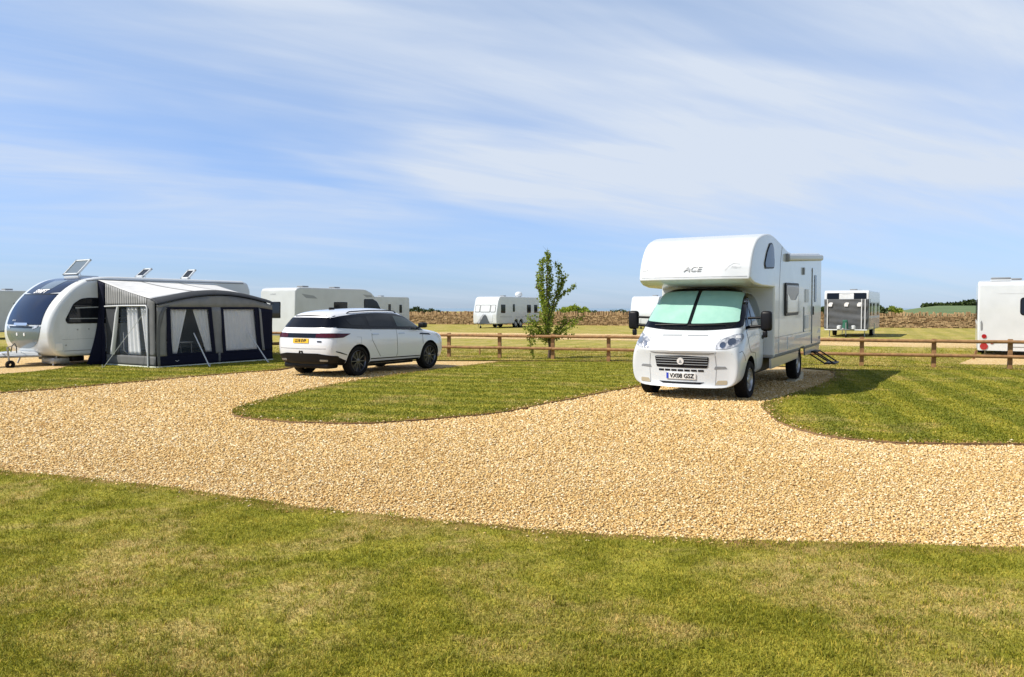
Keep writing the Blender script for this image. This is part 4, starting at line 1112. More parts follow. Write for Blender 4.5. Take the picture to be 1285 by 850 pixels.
# jockey wheel, right where the drawbar narrows
inv = (AB - V1 * 1.23); jw = at(11.5, 463.6)
loc = Matrix.Rotation(R(90 + TH), 3, 'Z') @ (jw - inv)
bm = bmesh.new(); tube(bm, [(loc.x + .02, loc.y, .13), (loc.x + .06, loc.y, .60)], .026, 8); tube(bm, [(loc.x + .06, loc.y, .60), (loc.x - .1, loc.y, .63)], .012, 6)
tube(bm, [(loc.x + .05, loc.y, .42), (loc.x + .05, loc.y - .38, .42)], .02, 6)
jo = part('jockey_wheel', bm, M['steel'], t1, 50)
bm = bmesh.new(); lathe_y(bm, [(.04, -.035), (.105, -.04), (.12, -.02), (.12, .02), (.105, .04), (.04, .035)], 20, (loc.x, loc.y, .12)); part('tyre', bm, M['tyre'], jo, 40)
bm = bmesh.new(); tube(bm, [(1.85, .10, .43), (1.83, .14, .62), (1.83, .28, .68), (1.85, .40, .60), (1.85, .42, .42)], .012, 6); part('drawbar_handle', bm, M['black'], t1)
bm = bmesh.new(); box(bm, .72, 1.18, .35, 1.0, .10, .27, .04); part('underfloor_tray', bm, M['steel'], t1, 40)
bm = bmesh.new(); box(bm, .25, .62, -.9, .9, .14, .29, .03); part('spare_wheel_carrier', bm, M['black'], t1, 40)

# ------------------------------------------------------------------ awning
AW = thing('awning', 'grey and black inflated caravan awning with pale roof and curtained windows', 'awning', AB, R(90 - TH))
cloth = lambda n, c, c2=None: mat(n, c, .85, spec=.15, noise=(5.0, c2 or tuple(q * .85 for q in c), .25))
M['aw_roof'] = cloth('awning_roof_pale', (.62, .63, .64)); M['aw_grey'] = cloth('awning_grey', (.145, .15, .155)); M['aw_dark'] = cloth('awning_dark_grey', (.055, .06, .068))
M['aw_black'] = cloth('awning_navy_black', (.008, .010, .026)); M['aw_mid'] = cloth('awning_mid_grey', (.24, .245, .245)); M['curtain'] = cloth('curtain_white', (.84, .85, .87), (.76, .78, .83))
M['skirt'] = cloth('ground_skirt', (.52, .55, .46))
AD, AL = 2.7, 4.0
def top_front(x):      # height of the front top edge
    u = x / AL; return 1.87 + .30 * math.sin(math.pi * min(1, max(0, u * .96))) - .02 * u
def roof_z(x, s):      # s: 0 at the caravan, 1 at the front
    zb = 2.46 - .012 * x; zf = top_front(x)
    return zb + (zf - zb) * s - .045 * math.sin(math.pi * s) * (1 - .3 * math.cos(6.2832 * x / 1.33))
def grid(name, fn, nu, nv, m, parent, smooth=60, thick=.004):
    bm = bmesh.new(); g = [[bm.verts.new(fn(i / nu, j / nv)) for j in range(nv + 1)] for i in range(nu + 1)]
    for i in range(nu):
        for j in range(nv): bm.faces.new((g[i][j], g[i + 1][j], g[i + 1][j + 1], g[i][j + 1]))
    o = part(name, bm, m, parent, smooth)
    if thick: so = o.modifiers.new('s', 'SOLIDIFY'); so.thickness = thick
    return o
roof = grid('roof', lambda u, s: (u * AL, -s * (AD - .22) , roof_z(u * AL, s * .93)), 36, 14, M['aw_roof'], AW)
def seamline(x): return grid('roof_seam', lambda u, s: (x - .05 + .1 * u, -s * (AD - .22), roof_z(x - .05 + .1 * u, s * .93) + .006), 2, 14, M['aw_mid'], roof, 60, .002)
for x in (1.33, 2.66): seamline(x)
# visor: dark curved band from the roof edge down over the front
def visor(u, s):
    x = -.02 + (AL + .04) * u; z = top_front(x); a = s * R(70)
    return (x, -(AD - .22) - .30 * math.sin(a), z + .02 - .15 * (1 - math.cos(a)) - .045 * s)
grid('visor', visor, 40, 6, M['aw_dark'], AW)
# front wall: plane y=-AD with shaped panels butted together
def fy(z): return -AD + .02 * math.sin(z * 3)
def panel(name, poly, plane, m, parent=AW, step=.14, depth=0.0, wr=.006, thick=.004):
    """poly in wall coordinates. plane 'f': (x,z) on the front wall, 's': (d,z) on the left side wall, 'e': right side wall"""
    vs, fs, n = tess(poly, step); V = []
    for a, z in vs:
        w = wr * noise.noise(Vector((a * 3.0, z * 2.0, 7.7 if plane == 'f' else 1.1)))
        if plane == 'f': V.append((a, fy(z) - depth + w, z))
        elif plane == 's': V.append((-depth + w, -a, z))
        else: V.append((AL + depth + w, -a, z))
    o = raw(name, V, fs, m, parent, 60)
    if thick: so = o.modifiers.new('s', 'SOLIDIFY'); so.thickness = thick; so.offset = 0
    return o
def frame_poly(outer, inner):
    """outer outline with a hole, as one slit polygon"""
    return None
def ring(name, outer, inner, plane, m, parent, depth, thick=.004):
    """border between two outlines with the same point count"""
    V = []; n = len(outer)
    for a, z in list(outer) + list(inner):
        if plane == 'f': V.append((a, fy(z) - depth, z))
        elif plane == 's': V.append((-depth, -a, z))
        else: V.append((AL + depth, -a, z))
    fs = [(i, (i + 1) % n, n + (i + 1) % n, n + i) for i in range(n)]
    o = raw(name, V, fs, m, parent); so = o.modifiers.new('s', 'SOLIDIFY'); so.thickness = thick; so.offset = 0
    return o
tp = lambda x: top_front(x) - .145
# grey wall with window openings built from butted strips
w1 = [(.33, .34), (1.90, .34), (1.74, 1.68), (.30, 1.68)]; w2 = [(2.16, .34), (3.56, .34), (3.38, 1.68), (2.06, 1.68)]
top_strip = [(.02, 1.68)] + [(.30, 1.68), (1.74, 1.68), (2.06, 1.68), (3.38, 1.68), (AL - .02, 1.60)] + [(x, tp(x)) for x in np.linspace(AL - .02, .02, 16)]
panel('front_wall', top_strip, 'f', M['aw_mid'])
panel('front_wall', [(.02, .34), (.33, .34), (.30, 1.68), (.02, 1.68)], 'f', M['aw_mid'])
panel('front_wall', [(1.90, .34), (2.16, .34), (2.06, 1.68), (1.74, 1.68)], 'f', M['aw_mid'])
panel('front_wall', [(3.56, .34), (AL - .02, .34), (AL - .02, 1.60), (3.38, 1.68)], 'f', M['aw_black'])
panel('lower_band', [(.02, .07), (AL - .02, .07), (AL - .02, .34), (.02, .34)], 'f', M['aw_black'])
panel('corner_strip', [(3.60, .35), (3.70, .35), (3.52, 1.62), (3.44, 1.66)], 'f', M['aw_mid'], AW, .14, .008)
panel('corner_strip', [(.03, .07), (.11, .07), (.12, 1.1), (.24, 1.55), (.40, 1.73), (.22, 1.69), (.08, 1.45), (.03, 1.1)], 'f', M['aw_grey'], AW, .14, .010)
panel('band_strip', [(1.98, .08), (2.05, .08), (2.07, .36), (1.99, .36)], 'f', M['aw_grey'], AW, .14, .008)
for wn_, (q, inn) in enumerate(((w1, [(.48, .40), (1.78, .40), (1.64, 1.62), (.42, 1.62)]), (w2, [(2.26, .40), (3.42, .40), (3.27, 1.62), (2.15, 1.62)]))):
    o = ring('window_surround', q, inn, 'f', M['aw_black'], AW, .010)
    panel('pane', inn, 'f', M['pvc'], o, .2, .004, .0, 0)
def curtain(name, tl, tr_, bl, br, y, folds=5, amp=.03, m=None, zt=1.64, zb=.38, parent=AW, side=False):
    def fn(u, s):
        a = (tl + (tr_ - tl) * u) * (1 - s) + (bl + (br - bl) * u) * s; z = zt + (zb - zt) * s
        d = y + amp * math.sin(u * folds * 6.283) * (1 - .4 * s)
        return (d, -a, z) if side else (a, d, z)
    return grid(name, fn, 40, 14, m or M['curtain'], parent, 80, .003)
curtain('curtain', .42, 1.0, .55, .66, -AD + .07, 4); curtain('curtain', 1.18, 1.66, 1.62, 1.80, -AD + .07, 4)
curtain('curtain', 2.12, 3.32, 2.22, 3.46, -AD + .07, 9, .018)
# left side wall
def stop(d): return roof_z(0, d / AD * 1.0) - .012
sd = [(.0, .02), (.32, .02), (.36, 1.2), (.34, stop(.34)), (0, stop(0))]
panel('draught_panel', [(-.03, .02), (.34, .02), (.30, 1.0), (.34, 1.9), (.36, stop(.36)), (.0, stop(0)), (.0, 1.2)], 's', M['aw_black'], AW, .14, .012, .03)
stripes = mat('awning_pinstripe', (.20, .205, .21), .85)
tt = stripes.node_tree; wv = tt.nodes.new('ShaderNodeTexWave'); tcn = tt.nodes.new('ShaderNodeTexCoord'); mpn = tt.nodes.new('ShaderNodeMapping'); tt.links.new(tcn.outputs['Object'], mpn.inputs[0]); mpn.inputs['Rotation'].default_value = (0, 0, 0)
tt.links.new(mpn.outputs[0], wv.inputs[0]); wv.bands_direction = 'Y'; wv.inputs['Scale'].default_value = 3.0; wv.inputs['Distortion'].default_value = 0.3
rpn = tt.nodes.new('ShaderNodeValToRGB'); tt.links.new(wv.outputs['Fac'], rpn.inputs[0]); rpn.color_ramp.elements[0].color = (.10, .105, .11, 1); rpn.color_ramp.elements[1].color = (.30, .305, .31, 1); rpn.color_ramp.elements[0].position = .3; rpn.color_ramp.elements[1].position = .6
tt.links.new(rpn.outputs[0], tt.nodes['Principled BSDF'].inputs['Base Color'])
panel('gable_panel', [(.36, 1.74), (2.30, 1.74), (2.34, stop(2.34) - .01)] + [(d, stop(d)) for d in (1.8, 1.2, .8, .36)], 's', stripes)
panel('side_wall', [(2.30, .34), (AD - .04, .34), (AD - .04, stop(AD - .04)), (2.34, stop(2.34) - .01), (2.30, 1.74)], 's', M['aw_grey'])
grid('caravan_skirt', lambda u, s: (AL * u, -.02 - .02 * s, .40 - .38 * s), 10, 3, M['aw_dark'], AW)
panel('mud_wall', [(.36, .07), (AD - .04, .07), (AD - .04, .34), (.36, .34)], 's', M['aw_grey'], AW, .14, 0, .02)
panel('groundsheet_skirt', [(.36, .0), (AD, .0), (AD, .07), (.36, .07)], 's', M['skirt'], AW, .14, .014, .01)
panel('groundsheet_skirt', [(.0, .0), (AL, .0), (AL, .07), (.0, .07)], 'f', M['skirt'], AW, .14, .012, .01)
panel('door_flap', [(.38, .34), (1.02, .34), (.95, 1.2), (.98, 1.74), (.38, 1.74)], 's', M['aw_dark'], AW, .14, .004, .03)
o = raw('side_window', [(0.004, -1.02, .34), (0.004, -2.28, .34), (0.004, -2.28, 1.70), (.004, -1.02, 1.70)], [(0, 1, 2, 3)], M['pvc'], AW)
bm = bmesh.new(); tube(bm, [(-.03, -.36, 1.70), (-.03, -1.2, 1.72), (-.03, -2.30, 1.72), (-.03, -2.36, 1.66), (-.03, -2.36, .05)], .022, 8); part('door_pole', bm, M['decal_l'], AW, 60)
bm = bmesh.new(); tube(bm, [(-.05, -.74, .36), (-.06, -.88, .9), (-.05, -.98, 1.5), (-.04, -1.03, 1.72)], [.07, .06, .05, .03], 10); part('rolled_door', bm, M['decal_l'], AW, 60)
curtain('curtain', 1.22, 1.72, 1.28, 1.86, .10, 3, .035, None, 1.68, .36, AW, True); curtain('curtain', 1.86, 2.26, 2.10, 2.26, .10, 3, .03, None, 1.68, .36, AW, True)
# right side wall and the corner beams
panel('end_wall', [(.0, .05), (AD - .02, .05), (AD - .02, 1.62)] + [(d, roof_z(AL, d / AD) - .02) for d in (2.3, 1.7, 1.0, 0)], 'e', M['aw_black'])
for x in (0.13, AL - .13):
    bm = bmesh.new(); tube(bm, [(x, -AD + .09, .02), (x, -AD + .10, 1.2), (x, -AD + .16, 1.6), (x, -AD + .34, top_front(x) - .10), (x, -1.2, roof_z(x, .45) - .14), (x, -.06, 2.30)], .07, 12); part('air_beam', bm, M['aw_dark'], AW, 60)
def guy(a, b, r=.008): 
    bm = bmesh.new(); tube(bm, [a, b], r, 5); tube(bm, [(b[0], b[1], .12), (b[0], b[1], -.02)], .008, 5); part('guy_rope', bm, M['decal_l'], AW)
guy((1.15, -AD - .02, .95), (1.05, -AD - .85, .0), .018); guy((3.05, -AD - .02, .92), (3.1, -AD - .85, 0), .018)
guy((-.02, -2.3, 1.60), (-.72, -1.35, 0), .008)
bm = bmesh.new(); box(bm, .015, .025, -1.6, -1.55, .36, .9); 
bm.free()
V, Fs = font_mesh('V', .10); raw('maker_mark', [(.62 + v.x * 2.2, -AD - .014, .19 + v.y * .5) for v in V], Fs, M['decal_w'], AW)
grid('draught_flare', lambda u, s: ((-.42 * (1 - u)) * (1 - s) ** 2.2, -.03 - .10 * u, .02 + 2.1 * s), 6, 14, M['aw_black'], AW, 60, .01)
bm = bmesh.new(); box(bm, .05, AL - .05, -AD + .05, -.02, .037, .046); part('groundsheet', bm, M['aw_dark'], AW)
# furniture inside the awning
def awp(x, y, z=0): return AB + U1 * x - V1 * y + Vector((0, 0, z)) if False else AB + U1 * x + V1 * (-y) + Vector((0, 0, z))
tb = thing('camping_table', 'folding table seen through the left front window of the awning', 'table', awp(1.1, -1.9), R(90 - TH))
bm = bmesh.new(); box(bm, -.45, .45, -.3, .3, .66, .69, .01); part('tabletop', bm, M['decal_l'], tb)
for sx in (-1, 1):
    for sy in (-1, 1):
        bm = bmesh.new(); tube(bm, [(sx * .38, sy * .24, .66), (sx * .40, sy * .26, 0)], .014, 6); part('leg', bm, M['steel'], tb)
chr_ = thing('folding_chair', 'dark blue folding chair seen through the side window of the awning', 'chair', awp(.35, -1.05), R(150 - TH))
blue = mat('chair_cloth', (.03, .04, .16), .8)
bm = bmesh.new(); box(bm, -.24, .24, -.22, .22, .42, .45, .012); part('seat', bm, blue, chr_)
bm = bmesh.new(); box(bm, -.24, .24, .20, .23, .50, .95, .012); part('backrest', bm, blue, chr_)
for s in (-1, 1):
    bm = bmesh.new(); tube(bm, [(s * .25, -.24, 0), (s * .25, .22, .46), (s * .25, .23, .97)], .012, 6); part('leg', bm, M['steel'], chr_)
    bm = bmesh.new(); tube(bm, [(s * .25, .26, 0), (s * .25, -.2, .44)], .012, 6); part('leg', bm, M['steel'], chr_)

# ------------------------------------------------------------------ white car
car = thing('parked_car', 'white sport utility car with black glasshouse parked on the gravel, rear towards the camera', 'car', (-3.79, 20.78, 0), R(59.5))
def rib(x, pts, dx=None):
    return [(x + (dx[i] if dx else 0), p[0], p[1]) for i, p in enumerate(pts)]
ribs = [
 [(-2.26, .70, .33), (-2.26, .86, .36), (-2.33, .91, .56), (-2.34, .915, .78), (-2.30, .89, .97), (-2.24, .80, 1.08), (-2.06, .62, 1.43), (-2.06, .36, 1.50), (-2.07, 0, 1.52)],
 rib(-2.05, [(.72, .30), (.90, .34), (.95, .56), (.96, .78), (.935, .98), (.86, 1.09), (.65, 1.46), (.40, 1.545), (0, 1.565)]),
 rib(-1.7, [(.74, .27), (.92, .31), (.965, .53), (.975, .78), (.945, 1.0), (.88, 1.08), (.68, 1.505), (.42, 1.60), (0, 1.62)]),
 rib(-1.1, [(.75, .26), (.93, .29), (.965, .5), (.97, .76), (.94, 1.0), (.885, 1.07), (.69, 1.53), (.43, 1.62), (0, 1.64)]),
 rib(-.4, [(.75, .25), (.92, .28), (.95, .5), (.96, .75), (.93, .99), (.88, 1.06), (.70, 1.555), (.43, 1.645), (0, 1.665)]),
 rib(.2, [(.75, .25), (.92, .28), (.95, .5), (.96, .75), (.93, .98), (.88, 1.05), (.70, 1.54), (.43, 1.635), (0, 1.655)]),
 rib(.52, [(.75, .25), (.92, .28), (.95, .5), (.96, .75), (.93, .97), (.88, 1.04), (.71, 1.49), (.43, 1.58), (0, 1.60)]),
 rib(.95, [(.75, .25), (.92, .28), (.955, .5), (.96, .74), (.93, .96), (.875, 1.03), (.78, 1.27), (.44, 1.37), (0, 1.40)]),
 rib(1.32, [(.75, .26), (.92, .29), (.96, .5), (.965, .74), (.93, .94), (.87, 1.0), (.76, 1.06), (.42, 1.12), (0, 1.14)]),
 rib(1.75, [(.74, .27), (.91, .30), (.955, .5), (.955, .72), (.91, .90), (.85, 1.00), (.70, 1.045), (.38, 1.085), (0, 1.095)]),
 rib(2.1, [(.70, .27), (.86, .30), (.91, .5), (.91, .70), (.87, .87), (.80, .95), (.63, .995), (.34, 1.03), (0, 1.04)]),
 [(2.22, .58, .28), (2.16, .74, .31), (2.17, .80, .48), (2.19, .80, .66), (2.19, .76, .81), (2.2, .68, .88), (2.22, .5, .925), (2.25, .3, .95), (2.27, 0, .955)]]
for rb_ in ribs[:10]:                            # high waistline
    for j, dz in ((2, .01), (3, .04), (4, .08), (5, .085)):
        x_, y_, z_ = rb_[j]; k_ = 1 if x_ < 1.0 else (.5 if x_ < 1.5 else .2)
        rb_[j] = (x_, y_, z_ + dz * k_)
bodyc = hull('body', ribs, [M['carwhite'], M['black'], M['gloss_black']], car, .10, .10, [(1.44, .37, .415, .98), (-1.44, .37, .415, .98)])
bvc = bvh_of(bodyc)
for p in bodyc.data.polygons:
    c = p.center
    if c.x < -1.95 and 1.20 < c.z < 1.40 and p.normal.z < .80: p.material_index = 2
for pl, s in (('right', -1), ('left', 1)):
    gh = roundpoly([(-2.16, 1.20), (-1.2, 1.16), (0, 1.13), (1.20, 1.085), (1.02, 1.22), (.56, 1.44), (.25, 1.505), (-.5, 1.53), (-1.2, 1.505), (-1.85, 1.45), (-2.08, 1.41)], [.04, .1, .1, .04, .1, .1, .2, .3, .3, .2, .05])
    o = conform('side_glazing', gh, bvc, pl, M['gloss_black'], car, .010, .05)
    conform('front_side_window', roundpoly([(.10, 1.175), (.98, 1.15), (.90, 1.22), (.52, 1.40), (.10, 1.455)], .04), bvc, pl, M['carglass'], o, .014, .07)
    conform('rear_side_window', roundpoly([(-.05, 1.18), (-.05, 1.465), (-.95, 1.45), (-.98, 1.20)], .04), bvc, pl, M['smoke'], o, .014, .07)
    conform('quarter_window', roundpoly([(-1.08, 1.21), (-1.08, 1.44), (-1.70, 1.38), (-1.62, 1.24)], .05), bvc, pl, M['smoke'], o, .014, .07)
    strip('belt_trim', [(-2.08, 1.19), (-1.2, 1.145), (0, 1.115), (1.2, 1.07)], .018, bvc, pl, M['black'], car, .008)
    for x in (-1.06, .03, 1.12):
        strip('door_gap', [(x, 1.11), (x - .01, .8), (x + .01, .5), (x - .02, .42)] if x > -1 else [(x + .1, 1.12), (x + .10, .87), (x + .28, .62), (x + .42, .45)], .010, bvc, pl, M['seam'], car)
    for x in (.22, -.82): conform('door_handle', rrect(x - .12, .985, x + .12, 1.015, .012), bvc, pl, M['silver'], car, .014, .1)
    strip('door_moulding', [(-1.0, .405), (1.0, .385)], .022, bvc, pl, M['black'], car, .006)
    conform('sill', roundpoly([(-1.0, .295), (1.0, .285), (1.0, .33), (-1.0, .34)], .01), bvc, pl, M['black'], car, .006, .1)
    conform('fender_vent', roundpoly([(.98, .955), (1.50, .925), (1.44, .97), (1.02, .99)], .01), bvc, pl, M['gloss_black'], car, .006, .1)
    if s < 0: strip('fuel_flap', [(-1.52, .96), (-1.36, .95), (-1.36, .80), (-1.53, .81)], .007, bvc, pl, M['decal'], car)
    conform('tail_lamp', roundpoly([(-2.34, .955), (-2.2, .95), (-1.98, .955), (-1.88, .99), (-1.72, 1.045), (-1.95, 1.05), (-2.2, 1.06), (-2.34, 1.06)], [.01, .02, .04, .03, .01, .03, .01, .01]), bvc, pl, M['darkred'], car, .009, .06)
    conform('bumper_vent', roundpoly([(-2.2, .645), (-2.05, .61), (-1.86, .55), (-1.85, .53), (-2.05, .58), (-2.2, .625)], .01), bvc, pl, M['black'], car, .006, .06)
    conform('lower_bumper', roundpoly([(-2.42, .32), (-1.87, .32), (-1.87, .41), (-2.1, .49), (-2.42, .54)], .01), bvc, pl, M['black'], car, .006, .06)
    conform('headlamp', roundpoly([(1.95, .86), (2.25, .79), (2.24, .86), (2.05, .93), (1.8, .96)], .01), bvc, pl, M['lens'], car, .008, .06)
    strip('roof_rail', [(.25, 1.0)], .01, bvc, pl, M['black'], car) if False else None
# rear panels
conform('rear_window', roundpoly([(-.82, 1.195), (.82, 1.195), (.66, 1.425), (-.66, 1.425)], .03), bvc, 'rear', M['gloss_black'], car, .008, .06)
strip('spoiler_edge', [(-.62, 1.455), (0, 1.475), (.62, 1.455)], .02, bvc, 'rear', M['black'], car, .01)
o = conform('light_band', roundpoly([(-.90, .95), (.90, .95), (.88, 1.055), (-.88, 1.055)], .02), bvc, 'rear', M['gloss_black'], car, .009, .06)
conform('tail_lamp', roundpoly([(-.90, .955), (-.45, .96), (-.45, 1.045), (-.88, 1.05)], .02), bvc, 'rear', M['darkred'], o, .013, .06)
conform('tail_lamp', roundpoly([(.90, .955), (.45, .96), (.45, 1.045), (.88, 1.05)][::-1], .02), bvc, 'rear', M['darkred'], o, .013, .06)
np_ = conform('number_plate', rrect(-.25, .825, .25, .932, .01), bvc, 'rear', M['plate_y'], car, .014, .06)
lettering('plate_lettering', 'LS18 EVP', .095, 0, .879, bvc, 'rear', M['ink'], np_, .018, 0, 1.0, .003)
V, Fs = font_mesh('R A N G E', .05)
conform('badge', rrect(-.62, .85, -.50, .88, .01), bvc, 'rear', M['gloss_black'], car, .01, .06)
conform('lower_bumper', roundpoly([(-.9, .32), (.9, .32), (.92, .53), (.5, .585), (-.5, .585), (-.92, .53)], .02), bvc, 'rear', M['black'], car, .012, .045)
strip('tailgate_gap', [(-.86, .70), (0, .69), (.86, .70)], .008, bvc, 'rear', M['seam'], car)
for s in (-1, 1):
    conform('exhaust_trim', roundpoly([(s * .54, .40), (s * .74, .405), (s * .75, .44), (s * .54, .445)][::s], .02), bvc, 'rear', M['steel'], car, .02, .06)
    strip('reflector', [(s * .60, .50), (s * .76, .49)], .012, bvc, 'rear', M['darkred'], car, .012)
# black underside diffuser
bm = bmesh.new(); box(bm, -2.28, -1.9, -.72, .72, .22, .36, .05); part('diffuser', bm, M['black'], car, 40)
bm = bmesh.new(); box(bm, -1.0, 1.0, -.7, .7, .20, .28, .02); part('underbody', bm, M['black'], car, 40)
# windscreen from above
conform('windscreen', roundpoly([(.60, -.60), (.60, .60), (1.28, .74), (1.28, -.74)], .05), bvc, 'top', M['gloss_black'], car, .006, .07)
for s in (-1, 1):
    bm = bmesh.new(); zz_ = lambda x: hit(bvc, 'top', x, s * .60)[0].z
    tube(bm, [(x, s * .60, zz_(x) + (.035 if 0 < k < 7 else 0.0)) for k, x in enumerate([-1.5, -1.4, -1.0, -.6, -.2, .1, .3, .38])], .014, 8); part('roof_rail', bm, M['black'], car, 60)
bm = bmesh.new(); box(bm, -1.45, -1.28, -.03, .03, 1.60, 1.67, .02); part('aerial', bm, M['black'], car, 40)
for s in (-1, 1):
    bm = bmesh.new(); box(bm, .88, 1.08, s * .97 - .02 * s, s * 1.14, 1.13, 1.27, .04) if s > 0 else box(bm, .88, 1.08, -1.14, -.95, 1.13, 1.27, .04)
    tube(bm, [(.98, s * .84, 1.12), (.97, s * 1.0, 1.16)], .025, 6); part('door_mirror', bm, M['black'], car, 40)
for x in (1.44, -1.44):
    for s in (-1, 1): wheel(car, x, s * .83, .37, .37, .25, M['tyre'], M['rimdark'], s, 10, .72)
# ------------------------------------------------------------------ white overcab motorhome
MO = Vector((3.50, 14.90, 0.0)); MRZ = R(-90 - 31)
mh = thing('motorhome', 'white overcab motorhome with mint green windscreen blinds parked on the gravel spur', 'motorhome', MO, MRZ)
mh.rotation_euler = (0, R(0.85), MRZ)
prof = [(-6.24, .66)] + arc_notch(-4.0, .37, .66, .05) + [(-1.28, .66), (-1.22, .72), (-1.22, 2.03), (-.35, 2.05), (.08, 2.09), (.28, 2.14), (.38, 2.185), (.385, 2.23), *smoothpath([(.34, 2.38), (.24, 2.56), (.08, 2.74), (-.14, 2.88), (-.44, 2.985), (-.78, 3.045), (-1.15, 3.065), (-1.50, 3.03), (-1.82, 2.95), (-2.12, 2.86), (-2.4, 2.80), (-2.8, 2.77)], n=3), (-6.0, 2.91), (-6.2, 2.88), (-6.28, 2.75), (-6.28, .75)]
hb = prism_body('habitation_body', prof, 2.30, .085, M['white'], mh, 4, [k * .2 for k in range(-4, 5)])
for v in hb.data.vertices:                       # the overcab pod narrows towards its nose
    if v.co.x > -1.2: v.co.y *= 1 - .085 * ((v.co.x + 1.2) / 1.6) ** 1.8
for v in hb.data.vertices:                       # and leans in towards its crown
    if v.co.x > -2.4 and v.co.z > 2.25: v.co.y *= 1 - .055 * ((v.co.z - 2.25) / .8) ** 1.5 * ss((v.co.x + 2.4) / .9)
# bow the pod's nose in plan
for v in hb.data.vertices:
    if v.co.x > -.2: v.co.x -= 0.13 * ((v.co.x + .2) / .6) * (abs(v.co.y) / 1.05) ** 3
bpy.context.view_layer.update(); bvh_b = bvh_of(hb)
sk_prof = [(-6.1, .50)] + arc_notch(-3.6, .46, .50, .17)[:0] + [(-4.15, .50), (-4.10, .655), (-6.2, .655)]
for pr in ([(-6.05, .50), (-4.42, .50), (-4.36, .657), (-6.2, .657)], [(-3.58, .50), (-1.05, .46), (-1.05, .657), (-3.64, .657)]):
    bm = bmesh.new()
    for s in (-1, 1):
        a = [bm.verts.new((x, s * 1.10, z)) for x, z in pr]; b = [bm.verts.new((x, s * 1.135, z)) for x, z in pr]
        bm.faces.new(a); bm.faces.new(b[::-1])
        for i in range(4): bm.faces.new((a[i], b[i], b[(i + 1) % 4], a[(i + 1) % 4]))
    bmesh.ops.recalc_face_normals(bm, faces=bm.faces[:]); part('side_skirt', bm, M['silver'], mh)
bm = bmesh.new(); box(bm, -5.9, .1, -.75, .75, .32, .60, .03); part('chassis', bm, M['black'], mh)
bm = bmesh.new(); box(bm, -5.0, -3.0, -.80, .80, .40, .66, .03); part('rear_axle_housing', bm, M['black'], mh)

ribs = [
 rib(-1.27, [(.80, .40), (.98, .42), (1.00, .65), (1.01, .90), (1.0, 1.15), (.985, 1.27), (.87, 1.92), (.5, 2.01), (0, 2.02)]),
 rib(-.75, [(.80, .40), (.98, .42), (1.00, .65), (1.01, .90), (1.0, 1.15), (.985, 1.27), (.87, 1.94), (.5, 2.04), (0, 2.05)]),
 rib(-.42, [(.80, .38), (.98, .40), (1.00, .62), (1.01, .90), (.995, 1.14), (.98, 1.26), (.87, 1.97), (.5, 2.045), (0, 2.06)]),
 rib(-.20, [(.80, .38), (.98, .40), (1.00, .62), (1.01, .90), (.99, 1.13), (.97, 1.25), (.88, 1.87), (.5, 1.94), (0, 1.97)]),
 rib(.12, [(.80, .34), (.98, .38), (1.015, .60), (1.02, .88), (.99, 1.11), (.96, 1.23), (.92, 1.55), (.5, 1.63), (0, 1.67)]),
 rib(.42, [(.78, .30), (.98, .34), (1.02, .56), (1.02, .85), (.98, 1.07), (.95, 1.18), (.90, 1.28), (.48, 1.345), (0, 1.375)]),
 rib(.60, [(.76, .27), (.97, .31), (1.02, .52), (1.02, .82), (.97, 1.02), (.91, 1.09), (.78, 1.16), (.45, 1.215), (0, 1.235)]),
 rib(.78, [(.74, .25), (.94, .28), (1.0, .48), (1.0, .78), (.93, .96), (.86, 1.01), (.71, 1.065), (.42, 1.10), (0, 1.115)]),
 [(.83, .66, .24), (.74, .83, .27), (.74, .88, .46), (.75, .88, .72), (.79, .82, .87), (.82, .75, .90), (.85, .60, .93), (.87, .36, .95), (.88, 0, .96)]]
cab = hull('cab', ribs, [M['white'], M['black']], mh, .17, .0, [(0.0, .35, .435, 1.02)])
bv = bvh_of(cab)
# windscreen (looking from the front), blinds behind glass
ws = conform('windscreen', roundpoly([(-.93, 1.31), (-.45, 1.255), (.45, 1.255), (.93, 1.31), (.83, 1.98), (.45, 2.015), (-.45, 2.015), (-.83, 1.98)], [.05, .3, .3, .05, .05, .3, .3, .05]), bv, 'front', M['gloss_black'], mh, .012, .04)
conform('blind', roundpoly([(.035, 1.36), (.42, 1.365), (.86, 1.40), (.775, 1.925), (.45, 1.955), (.035, 1.96)], [.02, .2, .04, .05, .2, .02]), bv, 'front', M['blind'], ws, .022, .04)
conform('blind', roundpoly([(-.035, 1.36), (-.42, 1.365), (-.86, 1.40), (-.775, 1.925), (-.45, 1.955), (-.035, 1.96)][::-1], [.02, .2, .05, .04, .2, .02]), bv, 'front', M['blind'], ws, .022, .04)
for y0, y1 in ((-.66, -.04), (.0, .66)):
    bm = bmesh.new(); P = []
    for k in range(6):
        y = y0 + (y1 - y0) * k / 5; l, n_ = hit(bv, 'front', y, 1.325 + .02 * (k / 5)); P.append(Vector((max(l.x, .2), y, 1.325 + .02 * k / 5)) + Vector((.025, 0, .02)))
    tube(bm, P, .009, 6); part('wiper', bm, M['black'], mh)
